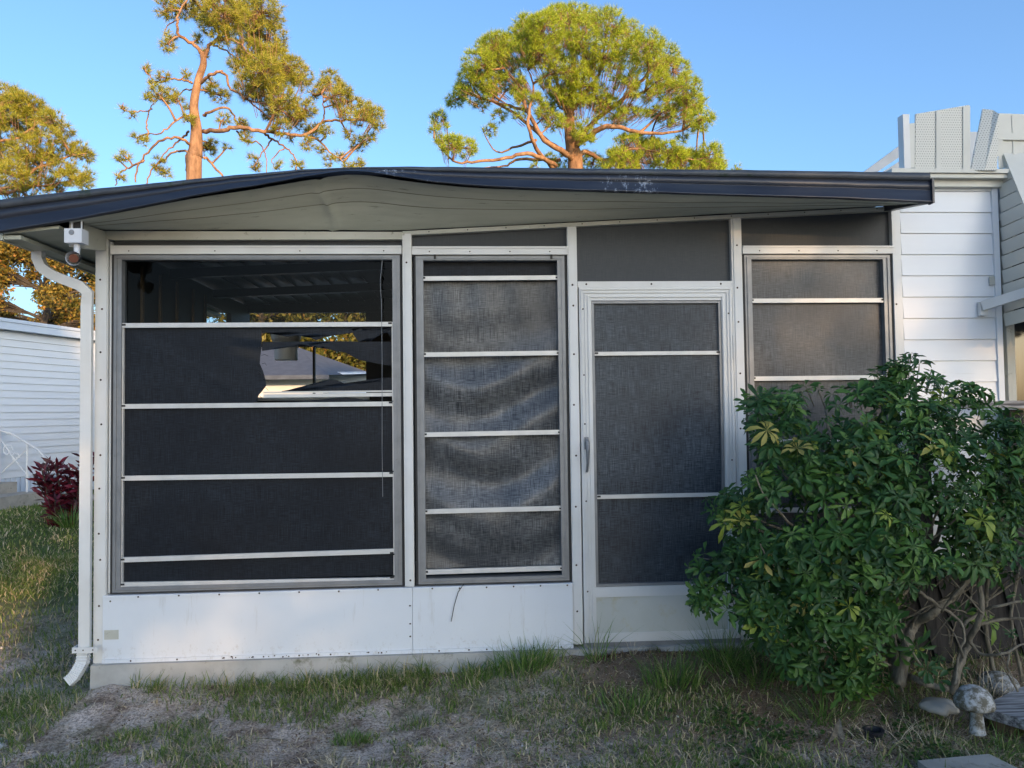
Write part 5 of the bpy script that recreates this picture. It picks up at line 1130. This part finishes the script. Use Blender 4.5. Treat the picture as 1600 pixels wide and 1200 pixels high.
# tall grass clumps, each its own plant
def clump(px, py, Y, n, h0, h1, spread, label, mat='tallgrass', w=.005, lean=(.15, .9), name='grass_clump'):
    c = P(px, py, Y); n_ = n; r = rng.uniform(0, 1, n_) ** .7 * spread; a = rng.uniform(0, 6.28, n_); xy = np.stack([c.x + r * np.cos(a), Y + r * np.sin(a) * .5], 1)
    az = a + rng.normal(0, .7, n_)
    o = blades(name, xy, rng.uniform(h0, h1, n_), rng.uniform(.6, 1.2, n_) * w, rng.uniform(*lean, n_), M[mat], az=az, curl=.8)
    tag(o, label, 'grass clump', 'tall grass clumps along the wall'); return o
clump(820, 1030, -.16, 260, .09, .22, .17, 'dense tall grass clump against the narrower kick panel')
clump(750, 1035, -.17, 90, .05, .13, .12, 'short grass clump left of the dense tall one at the wall')
clump(930, 1030, -.14, 26, .12, .34, .07, 'few long grass stems leaning across the foot of the door frame', lean=(.3, 1.1))
clump(1052, 1080, -.42, 220, .08, .22, .15, 'wide bladed grass clump in front of the door')
clump(985, 1120, -.62, 150, .05, .14, .16, 'low spreading grass clump left of the wide bladed one')
clump(1135, 1030, -.25, 200, .10, .30, .16, 'tall grass clump between the door and the bush', lean=(.2, 1.3))
clump(1190, 1050, -.40, 240, .08, .24, .22, 'mixed green and dry grass clump under the left side of the bush', lean=(.3, 1.6))
clump(1290, 1080, -.75, 160, .08, .2, .2, 'dark grass clump under the middle of the bush', lean=(.3, 1.6))
clump(1380, 1110, -.98, 90, .06, .16, .16, 'straw coloured dry grass clump under the bush', 'straw', .003, (.6, 2.2))
clump(1450, 1140, -1.08, 90, .06, .15, .14, 'dry grass clump in front of the flat stone', 'straw', .003, (.6, 2.2))
clump(1545, 1080, -.62, 70, .1, .26, .12, 'green and dry blades growing between the two concrete mushrooms', 'straw', .004, (.3, 1.6))
clump(1560, 1180, -1.15, 50, .08, .2, .12, 'grass blades at the leg of the timber step', 'tallgrass', .004, (.5, 1.8))
clump(545, 1120, -.72, 130, .03, .08, .09, 'small green grass tuft alone on the bare soil')
clump(525, 1160, -.95, 90, .03, .07, .08, 'half dry grass tuft at the bottom, left of centre', 'straw', .003, (.5, 1.8))
clump(990, 1030, -.08, 14, .05, .12, .04, 'small dried weed standing at the door threshold', 'straw', .003, (.2, 1.))
# dead dark moss along the threshold
n = 900; xm = P(915, 1035, -.06).x + rng.random(n) ** .9 * 1.0; xy = np.stack([xm, -.055 - rng.random(n) ** 2 * .06], 1)
blades('moss', xy, rng.uniform(.01, .045, n) * (.4 + vn(xm, xm * 0, 9)), rng.uniform(.003, .007, n), rng.uniform(.2, 1.4, n), M['litter'], kind='stuff')
q = P(1312, 1130, -1.0); fr = MB(); base = Vector((q.x, -1.0, q.z + .02)); tip = P(1306, 1172, -1.12)
for k in range(34):
    t_ = k / 33; a_ = base.lerp(tip, t_ * .55); s_ = -1 if k % 2 else 1; e_ = base.lerp(tip, min(1.1, t_ * .6 + .5)) + Vector((s_ * .05 * (.3 + t_), 0, 0)); fr.tube([a_, a_.lerp(e_, .5) + Vector((s_ * .006, 0, .006)), e_], [.0018, .0014, .0008], 3, cap=False)
fr.build('dried_frond', M['greybark'], label='small grey dried frond lying on the soil in front of the bush', cat='dead frond')
for k, (x0, y0, x1, y1) in enumerate(((265, 1150, 300, 1185), (395, 1155, 450, 1153), (610, 1105, 630, 1120), (255, 1170, 310, 1198))):
    q0, q1 = P(x0, y0, -.9), P(x1, y1, -.9)
    def gp(px, py):
        d = Rc @ Vector(((px - 800) / F, 1, -(py - 600) / F)); t_ = (0 - 1.5) / d.z; return CAM + d * t_
    u0, u1 = gp(x0, y0), gp(x1, y1); m_ = (u0 + u1) / 2 + Vector((.01, .02, .004)); b = MB(); pts = [Vector((v_.x, v_.y, gh(v_.x, v_.y) + .006)) for v_ in (u0, m_, u1)]
    b.tube(pts, [.003, .0025, .0015], 5); b.build('twig', M['greybark'], label=('thin curved twig on the bare soil below the torn window', 'straight pale twig lying on bare soil left of centre', 'short twig beside the small grass tuft', 'long thin twig near the bottom edge below the left window')[k], cat='twig', group='twigs on the bare soil')

# ------------------------------------------------------------ red cordyline and its green neighbour, left lawn
rc = empty('red_shrub', (P(108, 800, 6.9).x, 6.9, 0), label='burgundy leaved shrub beside the neighbouring home, left of the downspout', cat='shrub')
b = MB(); O = []; D_ = []
for k in range(15):
    x0, y0 = P(103, 800, 6.9).x + rb.uniform(-.2, .16), 6.9 + rb.uniform(-.15, .15); top = Vector((x0 + rb.uniform(-.26, .26), y0 + rb.uniform(-.25, .25), rb.uniform(.3, .92)))
    limb(b, [(x0, y0, 0), Vector((x0, y0, 0)).lerp(top, .5), top], .012, .008, 5, 3)
    for j in range(46):
        t_ = rb.uniform(.1, 1); O.append(tuple(Vector((x0, y0, 0)).lerp(top, t_))); D_.append((rb.uniform(-1, 1), rb.uniform(-1, 1), rb.uniform(-.1, .9)))
part(b, 'stem', M['darkbark'], rc)
TV = np.array([(0, 0, 0), (-.022, 0, .08), (.022, 0, .08), (-.03, .006, .16), (.03, .006, .16), (0, .03, .25)]); TF = np.array([(0, 2, 1), (1, 2, 4), (1, 4, 3), (3, 4, 5)])
O = np.array(O); D_ = np.array(D_); v, f = scatter(TV, TF, frames(D_, rng.uniform(0, 6.28, len(O))) * rng.uniform(.45, .9, len(O))[:, None, None], O); np_mesh('foliage', v, f, M['redleaf'], rc)
c = P(118, 800, 6.6); n = 120; a = rng.uniform(0, 6.28, n)
o = blades('green_shrub', np.stack([c.x + .1 * np.cos(a), 6.5 + .1 * np.sin(a)], 1), rng.uniform(.15, .42, n), rng.uniform(.012, .02, n), rng.uniform(.2, 1.2, n), M['tallgrass'], az=a)
tag(o, 'small strappy green plant at the foot of the burgundy shrub', 'plant')
n = 260; a = rng.uniform(0, 6.28, n); o = blades('base_leaves', np.stack([P(108, 800, 6.75).x + .25 * np.cos(a) * rng.random(n), 6.75 + .25 * np.sin(a)], 1), rng.uniform(.08, .25, n), rng.uniform(.012, .02, n), rng.uniform(.3, 1.3, n), M['redleaf'], rc, az=a)
